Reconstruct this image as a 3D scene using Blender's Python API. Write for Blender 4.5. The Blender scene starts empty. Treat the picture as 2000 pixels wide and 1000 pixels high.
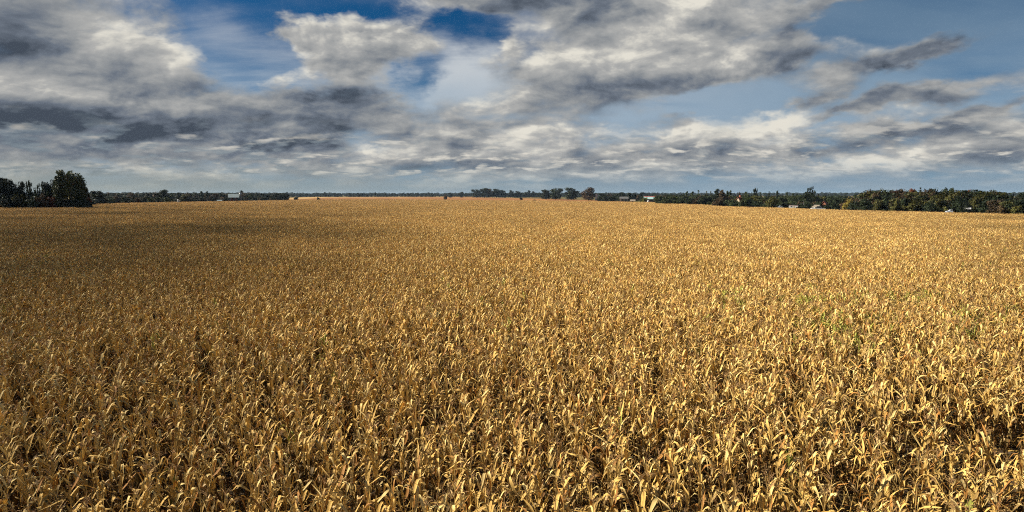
import bpy, math, random
import numpy as np
from mathutils import Vector, Matrix, Euler

scene = bpy.context.scene
R = math.radians
# ---------------------------------------------------------------- camera
CAM_Z, LENS, PITCH = 6.9, 20.0, 6.2
cam_d = bpy.data.cameras.new('camera')
cam_d.lens = LENS; cam_d.sensor_width = 36; cam_d.clip_start = 0.1; cam_d.clip_end = 60000
cam = bpy.data.objects.new('camera', cam_d)
scene.collection.objects.link(cam)
cam.location = (0, 0, CAM_Z); cam.rotation_euler = (R(90 - PITCH), 0, 0)
scene.camera = cam
FPX = LENS / 36 * 2000

def ray(px, py):
    """direction through a point of the photograph (2000 x 1000)"""
    v = Vector(((px - 1000) / FPX, 1.0, (500 - py) / FPX))
    p = R(-PITCH)
    return Vector((v.x, v.y * math.cos(p) - v.z * math.sin(p), v.y * math.sin(p) + v.z * math.cos(p))).normalized()

# ---------------------------------------------------------------- exposure and render settings
vs = scene.view_settings
vs.view_transform = 'Standard'; vs.look = 'None'; vs.gamma = 1.0; vs.exposure = 1.1; vs.use_curve_mapping = False
cy = scene.cycles
cy.max_bounces = 3; cy.diffuse_bounces = 1; cy.glossy_bounces = 2; cy.transmission_bounces = 3
cy.transparent_max_bounces = 4; cy.volume_bounces = 0
cy.use_denoising = False; cy.sample_clamp_direct = 4.0; cy.sample_clamp_indirect = 3.0
cy.filter_width = 1.1 if hasattr(cy, 'filter_width') else 1.5

# ---------------------------------------------------------------- sun
SUN_AZ, SUN_EL = -82.0, 32.0        # degrees, azimuth clockwise from the view direction (+Y)
sd = Vector((math.sin(R(SUN_AZ)) * math.cos(R(SUN_EL)), math.cos(R(SUN_AZ)) * math.cos(R(SUN_EL)), math.sin(R(SUN_EL))))
sun_d = bpy.data.lights.new('sun', 'SUN'); sun_d.energy = 5.0; sun_d.angle = R(0.5); sun_d.color = (1.0, 0.91, 0.76)
sun = bpy.data.objects.new('sun', sun_d); scene.collection.objects.link(sun)
sun.rotation_euler = (-sd).to_track_quat('-Z', 'Y').to_euler(); sun.location = (0, 0, 60)

# ---------------------------------------------------------------- world: Nishita sky behind layered clouds
world = bpy.data.worlds.new('World'); scene.world = world; world.use_nodes = True
WN = world.node_tree; WN.nodes.clear()

class G:
    """small helper that writes shader maths as nodes"""
    def __init__(s, nt): s.nt = nt
    def n(s, t, **k):
        nd = s.nt.nodes.new(t)
        for a, b in k.items(): setattr(nd, a, b)
        return nd
    def put(s, sock, v):
        if hasattr(v, 'is_output') or isinstance(v, bpy.types.NodeSocket): s.nt.links.new(v, sock)
        else: sock.default_value = v
    def m(s, op, a, b=0.0, c=None, clamp=False):
        nd = s.n('ShaderNodeMath', operation=op, use_clamp=clamp)
        s.put(nd.inputs[0], a)
        if len(nd.inputs) > 1: s.put(nd.inputs[1], b)
        if c is not None: s.put(nd.inputs[2], c)
        return nd.outputs[0]
    def v(s, op, a, b=None, scale=None):
        nd = s.n('ShaderNodeVectorMath', operation=op)
        s.put(nd.inputs[0], a)
        if b is not None: s.put(nd.inputs[1], b)
        if scale is not None: s.put(nd.inputs[3], scale)
        return nd.outputs[0]
    def mix(s, f, a, b):
        nd = s.n('ShaderNodeMix', data_type='RGBA')
        s.put(nd.inputs[0], f); s.put(nd.inputs[6], a); s.put(nd.inputs[7], b)
        return nd.outputs[2]
    def ramp(s, x, a, b, lo=0.0, hi=1.0, kind='SMOOTHSTEP'):
        nd = s.n('ShaderNodeMapRange', interpolation_type=kind)
        s.put(nd.inputs[0], x); s.put(nd.inputs[1], a); s.put(nd.inputs[2], b); s.put(nd.inputs[3], lo); s.put(nd.inputs[4], hi)
        return nd.outputs[0]
    def noise(s, vec, scale, detail=4, rough=0.55, dist=0.0, lac=2.1):
        nd = s.n('ShaderNodeTexNoise')
        s.put(nd.inputs['Vector'], vec); nd.inputs['Scale'].default_value = scale; nd.inputs['Detail'].default_value = detail
        nd.inputs['Roughness'].default_value = rough; nd.inputs['Distortion'].default_value = dist; nd.inputs['Lacunarity'].default_value = lac
        return nd.outputs[0]
g = G(WN)
tc = g.n('ShaderNodeTexCoord')
D = tc.outputs['Generated']
sep = g.n('ShaderNodeSeparateXYZ'); g.put(sep.inputs[0], D)
dx, dy, dz = sep.outputs
sky = g.n('ShaderNodeTexSky', sky_type='NISHITA', sun_disc=False)
sky.sun_elevation = R(SUN_EL); sky.sun_rotation = R(SUN_AZ); sky.altitude = 200; sky.air_density = 1.0; sky.dust_density = 0.6; sky.ozone_density = 2.5
# azimuth and elevation of the direction (degrees)
az = g.m('MULTIPLY', g.m('ARCTAN2', dx, dy), 180 / math.pi)
hor = g.m('SQRT', g.m('ADD', g.m('MULTIPLY', dx, dx), g.m('MULTIPLY', dy, dy)))
el = g.m('MULTIPLY', g.m('ARCTAN2', dz, hor), 180 / math.pi)

def azel(px, py):
    d = ray(px, py)
    return math.degrees(math.atan2(d.x, d.y)), math.degrees(math.atan2(d.z, math.hypot(d.x, d.y)))

def blob(px, py, rx, ry, amp, tilt=0.0):
    """soft bump in cloud cover round one direction of the sky"""
    a, e = azel(px, py)
    k = 0.0516 * math.cos(R(a))**1.2        # degrees per pixel
    ca, sa = math.cos(R(tilt)), math.sin(R(tilt))
    u = g.m('SUBTRACT', az, a); w = g.m('SUBTRACT', el, e)
    p = g.m('MULTIPLY', g.m('ADD', g.m('MULTIPLY', u, ca), g.m('MULTIPLY', w, sa)), 1 / (rx * k))
    q = g.m('MULTIPLY', g.m('SUBTRACT', g.m('MULTIPLY', w, ca), g.m('MULTIPLY', u, sa)), 1 / (ry * k))
    r2 = g.m('ADD', g.m('MULTIPLY', p, p), g.m('MULTIPLY', q, q))
    return g.m('MULTIPLY', g.m('EXPONENT', g.m('MULTIPLY', r2, -1.0)), amp)

def total(items):
    t = items[0]
    for i in items[1:]: t = g.m('ADD', t, i)
    return t
# the edges of the cloud masses wander
wn = g.n('ShaderNodeTexNoise'); g.put(wn.inputs['Vector'], g.v('MULTIPLY', D, (1, 1, 1.9))); wn.inputs['Scale'].default_value = 7.0; wn.inputs['Detail'].default_value = 5; wn.inputs['Roughness'].default_value = 0.6
ws = g.n('ShaderNodeSeparateXYZ'); g.put(ws.inputs[0], g.v('SUBTRACT', wn.outputs[1], (0.5, 0.5, 0.5)))
az0, el0 = az, el
az = g.m('ADD', az, g.m('MULTIPLY', ws.outputs[0], 14.0)); el = g.m('ADD', el, g.m('MULTIPLY', ws.outputs[1], 5.5))
# where the cloud sheet is thick and where it breaks open
cover = total([
    blob(480, 60, 150, 70, -0.36, -10), blob(330, 20, 60, 30, -0.05), blob(560, 125, 120, 30, -0.26), blob(930, 80, 130, 46, -0.32, 4), blob(802, 165, 46, 36, -0.22, 20),
    blob(620, -10, 260, 36, -0.26), blob(90, 90, 190, 100, 0.14), blob(60, 250, 420, 70, 0.20), blob(280, 170, 240, 100, 0.14),
    blob(600, 85, 75, 50, 0.26, 0), blob(730, 88, 110, 48, 0.28, 12), blob(640, 105, 70, 40, 0.14), blob(1060, -8, 230, 26, 0.30), blob(610, 215, 200, 60, 0.18, 14), blob(1240, 105, 230, 85, 0.26, 6), blob(1080, 10, 190, 36, 0.20),
    blob(1360, 60, 90, 60, 0.16), blob(1000, 90, 30, 20, 0.2, 30), blob(860, 165, 120, 42, -0.16), blob(850, 250, 200, 40, 0.10),
    blob(1700, 90, 320, 120, -0.14), blob(1880, 30, 200, 60, -0.16), blob(1500, 245, 80, 26, 0.22, 10), blob(1400, 200, 160, 30, -0.16),
    blob(1880, 165, 120, 24, 0.24, 10), blob(1730, 265, 90, 24, 0.22), blob(1180, 320, 800, 40, 0.10), blob(1950, 262, 90, 36, 0.16),
    blob(1500, 115, 200, 30, 0.30, 8), blob(1790, 95, 100, 26, 0.34, 14), blob(1520, 75, 90, 16, 0.16, 20), blob(1650, 145, 110, 18, 0.16, 12), blob(1940, 215, 110, 14, 0.22, 14), blob(1700, 205, 90, 16, 0.22, 14), blob(1600, 300, 200, 16, 0.10), blob(1340, 245, 50, 16, 0.16), blob(1900, 310, 140, 14, 0.10), blob(1050, 325, 300, 12, 0.07), blob(1620, 190, 70, 14, 0.18, 20), blob(1640, 5, 130, 14, 0.2, 8),
    blob(1020, 270, 110, 26, 0.10, 8), blob(1250, 305, 100, 14, 0.10), blob(1600, 240, 400, 16, -0.05), blob(200, 330, 300, 24, -0.04),
])
# clear sky overhead and behind, above the broken sheet
clear = g.ramp(el0, 21.0, 36.0)
cover = g.m('SUBTRACT', cover, g.m('MULTIPLY', clear, 0.45))
# perspective of a flat cloud sheet
inv = g.m('DIVIDE', 1.0, g.m('ADD', g.m('MAXIMUM', dz, 0.0), 0.20))
P1 = g.v('SCALE', g.v('MULTIPLY', D, (1, 1, 0)), scale=inv)
def mapped(vec, deg, sx, sy, off=(0, 0, 0)):
    nd = g.n('ShaderNodeMapping'); g.put(nd.inputs[0], vec)
    nd.inputs['Rotation'].default_value = (0, 0, R(deg)); nd.inputs['Scale'].default_value = (sx, sy, 1); nd.inputs['Location'].default_value = off
    return nd.outputs[0]
# high thin veil behind the low clouds, streaked
veil_n = g.noise(mapped(P1, 24, 0.6, 1.4), 1.5, 6, 0.6, 0.4)
veil_cov = total([blob(1700, 110, 430, 170, 0.30, 8), blob(870, 165, 150, 55, 0.60, -5), blob(1150, 250, 700, 70, 0.30), blob(200, 330, 600, 90, 0.35),
                  blob(560, 20, 400, 100, -0.20), blob(900, 50, 150, 40, -0.25), blob(420, 60, 100, 50, 0.18), blob(560, 110, 60, 30, 0.1), blob(1900, 135, 110, 34, -0.22), blob(802, 160, 50, 36, -0.62, 20)])
veil = g.ramp(g.m('ADD', veil_n, veil_cov), 0.22, 0.92)
veil = g.m('MULTIPLY', veil, g.m('SUBTRACT', 1.0, g.m('MULTIPLY', clear, 0.85)))
base = g.v('MULTIPLY', sky.outputs[0], (0.05, 0.26, 0.43))
base = g.mix(g.ramp(el, 3.0, 15.0, 0.55, 0.0), base, (2.0, 3.4, 5.0, 1))
col = g.mix(g.m('MULTIPLY', veil, 0.92), base, g.mix(g.ramp(el, 4, 16), (2.7, 3.7, 4.7, 1), g.mix(g.ramp(az, 2, 32), (6.3, 6.4, 6.4, 1), (1.1, 1.9, 2.9, 1))))

# low stratocumulus: flat sheet perspective for the masses, rounder billows for their surface
dzp = g.m('MAXIMUM', dz, 0.0)
F = g.v('MULTIPLY', D, (1, 1, 0))
Pm = g.v('SCALE', F, scale=g.m('DIVIDE', 1.0, g.m('ADD', dzp, 0.20)))
Pd = g.v('SCALE', F, scale=g.m('DIVIDE', 1.0, g.m('ADD', dzp, 0.42)))
def vor(vec, scale, det):
    nd = g.n('ShaderNodeTexVoronoi', feature='F1', normalize=True)
    g.put(nd.inputs['Vector'], vec); nd.inputs['Scale'].default_value = scale; nd.inputs['Detail'].default_value = det
    nd.inputs['Roughness'].default_value = 0.55; nd.inputs['Lacunarity'].default_value = 2.2
    return nd.outputs[0]
def macro(P): return g.noise(mapped(P, 28, 0.85, 1.0), 1.6, 3, 0.5, 0.3)
def detail(P, det, vd):
    Q = mapped(P, 20, 0.85, 1.0)
    f_ = g.noise(Q, 7.0, det, 0.58, 0.3, 2.1)
    Qw = g.v('ADD', Q, g.v('SCALE', g.v('SUBTRACT', wn.outputs[1], (0.5, 0.5, 0.5)), scale=0.25))
    return g.m('ADD', g.m('MULTIPLY', f_, 0.54), g.m('MULTIPLY', g.m('SUBTRACT', 0.85, vor(Qw, 6.0, vd)), 0.52))
nb0 = macro(Pm); nb1 = macro(g.v('ADD', g.v('SCALE', Pm, scale=0.93), (-0.10, 0, 0)))
nd0 = detail(Pd, 6, 2)
nd1 = detail(g.v('ADD', g.v('SCALE', Pd, scale=0.962), (-0.030, 0, 0)), 1, 0)
nd2 = detail(g.v('ADD', g.v('SCALE', Pd, scale=0.990), (-0.010, 0, 0)), 4, 1)
n = g.m('ADD', g.m('ADD', g.m('MULTIPLY', nb0, 0.50), g.m('MULTIPLY', nd0, 0.50)), cover)
a = g.ramp(n, 0.43, 0.65)
thick = g.ramp(n, 0.52, 0.80)
big = g.m('ADD', g.m('MULTIPLY', g.m('SUBTRACT', nb0, nb1), 1.3), g.m('MULTIPLY', g.m('SUBTRACT', nd0, nd1), 1.5))
small = g.m('MULTIPLY', g.m('SUBTRACT', nd0, nd2), 1.25)
light = total([blob(600, 70, 80, 40, 0.30), blob(740, 50, 110, 36, 0.30, 12), blob(740, 120, 160, 26, -0.25, 12), blob(1330, 60, 130, 80, 0.42), blob(1150, 110, 160, 50, 0.20),
               blob(1200, 180, 300, 26, -0.22), blob(1500, 240, 80, 24, 0.65, 8), blob(1450, 282, 160, 10, 0.1), blob(1000, 268, 60, 18, 0.35, 10), blob(620, 155, 130, 18, 0.35, 4),
               blob(650, 215, 200, 45, -0.28, 12), blob(60, 238, 220, 34, -0.34), blob(420, 262, 240, 26, -0.24), blob(1050, 20, 200, 40, -0.15), blob(260, 95, 130, 40, 0.30), blob(160, 170, 100, 30, 0.12), blob(100, 50, 130, 50, 0.06),
               blob(180, 170, 90, 30, 0.12), blob(1500, 120, 200, 30, -0.35), blob(1790, 95, 95, 26, -0.3), blob(1870, 190, 120, 18, -0.2), blob(1880, 150, 90, 14, 0.1),
               blob(1080, 5, 220, 40, -0.12), blob(1730, 258, 70, 18, 0.2), blob(400, 180, 120, 50, -0.12), blob(2000, 0, 300, 300, -0.15), blob(0, 30, 160, 240, -0.2)])
b = g.m('ADD', g.m('ADD', big, small), g.m('ADD', light, 0.68))
b = g.m('SUBTRACT', b, g.m('MULTIPLY', thick, 0.22))
cr = g.n('ShaderNodeValToRGB'); g.put(cr.inputs[0], b)
e = cr.color_ramp.elements
e[0].position = 0.0; e[0].color = (.055, .070, .095, 1)
e[1].position = 1.0; e[1].color = (.72, .69, .61, 1)
for p_, c_ in ((0.28, (.14, .165, .205, 1)), (0.5, (.25, .265, .28, 1)), (0.75, (.40, .40, .39, 1))):
    q_ = e.new(p_); q_.color = c_
c = g.v('SCALE', cr.outputs[0], scale=10.0)
front = g.mix(a, col, c)
# rows of small far cumulus low over the horizon
def rows(P, Q): return g.m('ADD', g.m('MULTIPLY', g.noise(mapped(P, 8, 0.85, 1.0), 4.2, 3, 0.5, 0.2), 0.66), g.m('MULTIPLY', g.noise(Q, 15.0, 4, 0.55), 0.34))
Pf = g.v('SCALE', F, scale=g.m('DIVIDE', 1.0, g.m('ADD', dzp, 0.17)))
r0 = rows(Pf, Pd); r1 = rows(g.v('ADD', g.v('SCALE', Pf, scale=0.955), (-0.05, 0, 0)), g.v('SCALE', Pd, scale=0.988))
band_ = g.m('MULTIPLY', g.ramp(el0, 0.6, 2.0), g.ramp(el0, 3.5, 7.5, 1.0, 0.0))
ra = g.m('MULTIPLY', g.ramp(r0, 0.485, 0.585), band_)
rb = g.m('ADD', g.m('MULTIPLY', g.m('SUBTRACT', r0, r1), 2.6), g.m('ADD', 0.50, g.m('MULTIPLY', g.ramp(az0, -40, 5, -0.30, 0.06), 1.0)))
cr2 = g.n('ShaderNodeValToRGB'); g.put(cr2.inputs[0], rb)
e = cr2.color_ramp.elements
e[0].position = 0.0; e[0].color = (.12, .16, .20, 1)
e[1].position = 1.0; e[1].color = (.72, .68, .60, 1)
for p_, c_ in ((0.45, (.23, .27, .30, 1)), (0.72, (.46, .45, .42, 1))):
    q_ = e.new(p_); q_.color = c_
front = g.mix(g.m('MULTIPLY', ra, 0.85), front, g.v('SCALE', cr2.outputs[0], scale=10.0))
# air near the horizon swallows the far clouds
hz = g.ramp(el0, 0.0, 3.6, 0.93, 0.0)
hcol = g.mix(g.ramp(az0, -45, 30), (2.6, 2.9, 2.7, 1), (2.1, 3.0, 3.8, 1))
out = g.mix(hz, front, hcol)
bg = g.n('ShaderNodeBackground'); g.put(bg.inputs[0], out); bg.inputs[1].default_value = 0.050
wo = g.n('ShaderNodeOutputWorld'); g.nt.links.new(bg.outputs[0], wo.inputs[0])
world.cycles.sampling_method = 'MANUAL'; world.cycles.sample_map_resolution = 512

# ================================================================ helpers
COL = scene.collection
def link(o): COL.objects.link(o); return o
def tag(o, label=None, cat=None, group=None, kind=None):
    if label: o['label'] = label
    if cat: o['category'] = cat
    if group: o['group'] = group
    if kind: o['kind'] = kind
    return o
def mesh(name, verts, faces, mats, tint=None, mi=None, smooth=False):
    me = bpy.data.meshes.new(name)
    me.from_pydata([tuple(v) for v in verts], [], [tuple(f) for f in faces])
    for m_ in (mats if isinstance(mats, (list, tuple)) else [mats]): me.materials.append(m_)
    if mi is not None: me.polygons.foreach_set('material_index', np.asarray(mi, dtype=np.int32))
    if tint is not None:
        at = me.color_attributes.new('tint', 'FLOAT_COLOR', 'POINT')
        t = np.ones((len(verts), 4), dtype=np.float32); t[:, :3] = tint
        at.data.foreach_set('color', t.ravel())
    if smooth: me.polygons.foreach_set('use_smooth', np.ones(len(me.polygons), dtype=bool))
    me.update()
    return me
def obj(name, me, parent=None, loc=(0, 0, 0)):
    o = bpy.data.objects.new(name, me); o.location = loc; link(o)
    if parent: o.parent = parent
    return o
def empty(name, loc=(0, 0, 0), rz=0.0):
    o = bpy.data.objects.new(name, None); o.location = loc; o.rotation_euler = (0, 0, rz); o.empty_display_size = 0.3
    return link(o)

def material(name, build, rough=0.7, spec=0.25):
    m_ = bpy.data.materials.new(name); m_.use_nodes = True
    nt = m_.node_tree; nt.nodes.clear(); h = G(nt)
    out_ = h.n('ShaderNodeOutputMaterial'); bs = h.n('ShaderNodeBsdfPrincipled')
    bs.inputs['Roughness'].default_value = rough; bs.inputs['Specular IOR Level'].default_value = spec
    h.put(bs.inputs['Base Color'], build(h, bs))
    nt.links.new(bs.outputs[0], out_.inputs[0])
    return m_
def tex(h, kind='Object'): return h.n('ShaderNodeTexCoord').outputs[kind]
def mottled(name, c1, c2, scale=2.0, rough=0.7, detail=4, spec=0.25, kind='Object', stretch=(1, 1, 1), lo=0.35, hi=0.65, metal=0.0):
    def b(h, bs):
        bs.inputs['Metallic'].default_value = metal
        nz = h.noise(h.v('MULTIPLY', tex(h, kind), stretch), scale, detail)
        return h.mix(h.ramp(nz, lo, hi), (*c1, 1), (*c2, 1))
    return material(name, b, rough, spec)
def foliage(name, c, spread=0.35, trans=0.25, rough=0.55):
    """leaf material: vertex tint x colour, each plant a little different, thin enough to let light through"""
    m_ = bpy.data.materials.new(name); m_.use_nodes = True
    nt = m_.node_tree; nt.nodes.clear(); h = G(nt)
    out_ = h.n('ShaderNodeOutputMaterial'); bs = h.n('ShaderNodeBsdfPrincipled')
    bs.inputs['Roughness'].default_value = rough; bs.inputs['Specular IOR Level'].default_value = 0.2
    at = h.n('ShaderNodeAttribute', attribute_name='tint')
    oi = h.n('ShaderNodeObjectInfo')
    k = h.ramp(oi.outputs['Random'], 0, 1, 1 - spread / 2, 1 + spread / 2, 'LINEAR')
    cc = h.v('SCALE', h.v('MULTIPLY', at.outputs['Color'], c), scale=k)
    h.put(bs.inputs['Base Color'], cc)
    tr = h.n('ShaderNodeBsdfTranslucent'); h.put(tr.inputs[0], cc)
    mx = h.n('ShaderNodeMixShader'); mx.inputs[0].default_value = trans
    nt.links.new(bs.outputs[0], mx.inputs[1]); nt.links.new(tr.outputs[0], mx.inputs[2]); nt.links.new(mx.outputs[0], out_.inputs[0])
    return m_

class Geo:
    """collects verts, faces, tints and material slots"""
    def __init__(s): s.v = []; s.f = []; s.t = []; s.m = []; s.nv = 0
    def add(s, v, f, t, mi=0):
        v = np.asarray(v, dtype=float).reshape(-1, 3)
        s.v.append(v); s.f += [tuple(int(i) + s.nv for i in q) for q in f]
        t = np.asarray(t, dtype=float)
        s.t.append(np.broadcast_to(t, (len(v), 3)) if t.ndim == 1 else t); s.m += [mi] * len(f); s.nv += len(v)
    def tube(s, pts, rad, n, t, mi=0, cap=False):
        pts = np.asarray(pts, float); K = len(pts); V = []
        for i in range(K):
            d = pts[min(i + 1, K - 1)] - pts[max(i - 1, 0)]; d /= (np.linalg.norm(d) + 1e-9)
            a = np.cross(d, (0.13, 0.31, 0.94) if abs(d[2]) < 0.9 else (1, 0.1, 0)); a /= np.linalg.norm(a); b_ = np.cross(d, a)
            for j in range(n):
                w = 2 * math.pi * j / n; V.append(pts[i] + rad[i] * (math.cos(w) * a + math.sin(w) * b_))
        F = [(i * n + j, i * n + (j + 1) % n, (i + 1) * n + (j + 1) % n, (i + 1) * n + j) for i in range(K - 1) for j in range(n)]
        if cap: F.append(tuple((K - 1) * n + j for j in range(n))); F.append(tuple(reversed(range(n))))
        s.add(V, F, t, mi)
    def box(s, x0, x1, y0, y1, z0, z1, t=(1, 1, 1), mi=0):
        V = [(x, y, z) for x in (x0, x1) for y in (y0, y1) for z in (z0, z1)]
        s.add(V, [(0, 1, 3, 2), (4, 6, 7, 5), (0, 4, 5, 1), (2, 3, 7, 6), (0, 2, 6, 4), (1, 5, 7, 3)], t, mi)
    def prism(s, prof, y0, y1, t=(1, 1, 1), mi=0, axis='y'):
        """closed outline (x, z) pushed along y (or (y, z) along x)"""
        n = len(prof)
        V = [((p, y, q) if axis == 'y' else (y, p, q)) for y in (y0, y1) for p, q in prof]
        F = [tuple(range(n)), tuple(range(2 * n - 1, n - 1, -1))] + [(i, i + n, (i + 1) % n + n, (i + 1) % n) for i in range(n)]
        s.add(V, F, t, mi)
    def build(s, name, mats, smooth=False): return mesh(name, np.concatenate(s.v), s.f, mats, np.concatenate(s.t), s.m, smooth)

# ================================================================ the corn field
SOIL = mottled('soil', (0.05, 0.036, 0.024), (0.11, 0.078, 0.048), 1.3, 0.95, 6, 0.1)
LEAF = foliage('dry_corn_leaf', (0.78, 0.49, 0.138), 0.30, 0.05, 0.7)
STALK = foliage('dry_corn_stalk', (0.52, 0.35, 0.12), 0.25, 0.0, 0.5)
HUSK = foliage('dry_corn_husk', (0.80, 0.55, 0.25), 0.20, 0.08, 0.5)
TASSEL = foliage('dry_corn_tassel', (0.36, 0.21, 0.09), 0.25, 0.0, 0.7)

def leaf_geo(rg, z0, az_, L, W, upper, green=0.0, old_shaded=0.0):
    K = 8
    phi0 = R(rg.uniform(40, 78) if upper else rg.uniform(25, 70))
    sb = rg.uniform(0.22, 0.6) if upper else rg.uniform(0.08, 0.40)
    end = R(rg.uniform(-88, -35) if upper else rg.uniform(-92, -62))
    if upper and rg.random() < 0.22: end = R(rg.uniform(-25, 40))
    sharp = rg.uniform(0.06, 0.4)
    tw0 = rg.uniform(-0.5, 0.5); tw1 = rg.uniform(-2.6, 2.6); wob = rg.uniform(-0.9, 0.9)
    curl = rg.uniform(0.25, 0.95)
    p = np.array([0.012 * math.cos(az_), 0.012 * math.sin(az_), z0]); a_ = az_
    V = []
    for i in range(K):
        s_ = i / (K - 1)
        tt = min(1, max(0, (s_ - sb + sharp / 2) / sharp)); tt = tt * tt * (3 - 2 * tt)
        ph = phi0 * (1 - tt) + end * tt
        a_ += wob * 0.22
        d = np.array([math.cos(ph) * math.cos(a_), math.cos(ph) * math.sin(a_), math.sin(ph)])
        side = np.array([-math.sin(a_), math.cos(a_), 0.0]); nor = np.cross(d, side)
        th = tw0 * s_ + tw1 * s_ * s_
        sd_ = side * math.cos(th) + nor * math.sin(th); no = np.cross(d, sd_)
        w = W * (0.55 + 0.55 * math.sin(math.pi * min(1, s_ * 1.25 + 0.12))) * (1 - s_ ** 4) * 0.5 + 0.002
        w *= 1 + 0.18 * math.sin(7 * s_ + z0 * 20)
        cu = curl * (0.4 + 0.6 * s_)
        V += [p + sd_ * w * (1 - 0.45 * cu) + no * w * cu, p.copy(), p - sd_ * w * (1 - 0.45 * cu) + no * w * cu * 0.8]
        p = p + d * L / (K - 1)
    F = []
    for i in range(K - 1):
        b_ = i * 3; F += [(b_, b_ + 1, b_ + 4, b_ + 3), (b_ + 1, b_ + 2, b_ + 5, b_ + 4)]
    v = rg.random() ** 0.8
    # dead leaves range from bleached straw to rust and grey-brown
    straw, rust, grey, pale = np.array((1.0, 1.0, 1.0)), np.array((0.62, 0.46, 0.38)), np.array((0.62, 0.62, 0.70)), np.array((1.20, 1.38, 1.85))
    q = rg.random() if rg.random() > old_shaded else rg.uniform(0.46, 0.74)
    t = straw * rg.uniform(0.75, 1.1) if q < 0.46 else (rust * rg.uniform(0.7, 1.2) if q < 0.62 else (grey * rg.uniform(0.6, 1.1) if q < 0.74 else pale * rg.uniform(0.8, 1.0)))
    if green > 0 and rg.random() < green: t = np.array((0.50, 0.80, 0.50)) * rg.uniform(0.6, 1.1)
    T = np.tile(t, (len(V), 1)) * (1.0 if upper or old_shaded == 0 else 0.42); T[1::3] *= 0.86  # lower leaves: weathered, and darkened further as painted shade in the gaps
    return V, F, T

def plant_parts(rg, green=0.0, hs=1.0, broken=False):
    """the parts of one dead maize plant: [(kind, verts, faces, tint, smooth)]"""
    H = rg.uniform(1.80, 2.08) * hs; lean = rg.uniform(-0.07, 0.07, 2); parts = []
    K = 6
    def axis(z): u = z / H; return np.array([lean[0] * u * u * H, lean[1] * u * u * H, 0])
    g_ = Geo(); zs = np.linspace(0, H, K)
    tt = np.array((1, 1, 1)) * rg.uniform(0.75, 1.15)
    if rg.random() < green: tt = np.array((0.75, 1.1, 0.8))
    g_.tube([axis(z) + (0, 0, z) for z in zs], [0.0155 - 0.009 * z / H for z in zs], 5, tt)
    parts.append(('stalk', g_))
    n = rg.integers(12, 16); a0 = rg.uniform(0, math.pi)
    for i in range(n):
        u = (i + 0.6) / n
        z = 0.35 + (H - 0.42) * u
        az_ = a0 + math.pi * i + rg.normal(0, 0.55)
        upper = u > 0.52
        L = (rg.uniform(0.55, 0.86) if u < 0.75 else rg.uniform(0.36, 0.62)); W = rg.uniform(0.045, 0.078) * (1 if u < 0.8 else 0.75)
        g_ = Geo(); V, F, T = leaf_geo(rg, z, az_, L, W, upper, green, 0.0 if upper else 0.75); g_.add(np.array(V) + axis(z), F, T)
        parts.append(('leaf', g_))
    for k in range(1 if rg.random() < 0.8 else 2):     # ear in its husk, often drooping
        z = rg.uniform(0.95, 1.35) * hs; az_ = rg.uniform(0, 6.28); ph = R(rg.choice([rg.uniform(35, 70), rg.uniform(-85, -40)]))
        d = np.array([math.cos(ph) * math.cos(az_), math.cos(ph) * math.sin(az_), math.sin(ph)]); p0 = axis(z) + (0.02 * math.cos(az_), 0.02 * math.sin(az_), z)
        g_ = Geo(); L = rg.uniform(0.2, 0.27)
        ss = np.array([0, 0.12, 0.35, 0.65, 0.88, 1.0]); rr = np.array([0.010, 0.024, 0.030, 0.026, 0.013, 0.003])
        g_.tube([p0 + d * s_ * L for s_ in ss], rr, 6, np.array((1, 1, 1)) * rg.uniform(0.8, 1.15))
        for j in range(3):
            V, F, T = leaf_geo(rg, 0, az_ + rg.normal(0, 0.6), rg.uniform(0.15, 0.25), 0.035, False)
            g_.add(np.array(V) + p0 + d * L * 0.4, F, np.ones((len(V), 3)) * rg.uniform(0.8, 1.1))
        parts.append(('ear', g_))
    g_ = Geo(); top = axis(H) + (0, 0, H); tl = rg.uniform(0.2, 0.3)
    g_.tube([top, top + (lean[0] * .5, lean[1] * .5, tl)], [0.004, 0.003], 3, (1, 1, 1))
    for j in range(rg.integers(5, 9)):
        a_ = rg.uniform(0, 6.28); e_ = rg.uniform(0.3, 1.2); l = rg.uniform(0.14, 0.24); d = np.array([math.cos(a_) * math.sin(e_), math.sin(a_) * math.sin(e_), math.cos(e_)])
        q0 = top + (0, 0, rg.uniform(0, 0.07)); q1 = q0 + d * l * 0.5; q2 = q1 + (d + (0, 0, -0.5)) * l * 0.5
        g_.tube([q0, q1, q2], [0.004, 0.004, 0.002], 3, np.array((1, 1, 1)) * rg.uniform(0.8, 1.4))
    if rg.random() < 0.8: parts.append(('tassel', g_))
    return parts
MATS = {'stalk': STALK, 'leaf': LEAF, 'ear': HUSK, 'tassel': TASSEL}
ORDER = ['stalk', 'leaf', 'ear', 'tassel']
def joined(list_of_parts_and_offsets, name):
    A = Geo()
    for parts, M in list_of_parts_and_offsets:
        for kind, g_ in parts:
            v = np.concatenate(g_.v)
            if M is not None: v = v @ M[:3, :3].T + M[:3, 3]
            A.v.append(v); A.f += [tuple(i + A.nv for i in f) for f in g_.f]; A.t.append(np.concatenate(g_.t)); A.m += [ORDER.index(kind)] * len(g_.f); A.nv += len(v)
    return A.build(name, [MATS[k] for k in ORDER], smooth=True)
def mat4(x, y, rz, sc=1.0, lx=0.0, ly=0.0):
    return np.array(Matrix.Translation((x, y, 0)) @ Euler((lx, ly, rz)).to_matrix().to_4x4() @ Matrix.Diagonal((sc, sc, sc, 1)))

ROW_ANG = R(63.0)         # rows run obliquely across the view
RS, PS = 0.76, 0.195      # row and plant spacing, metres
rc, rs_ = math.cos(ROW_ANG), math.sin(ROW_ANG)
def row_to_world(u, w): return u * rc + w * rs_, -u * rs_ + w * rc      # u across the rows, w along them

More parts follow.
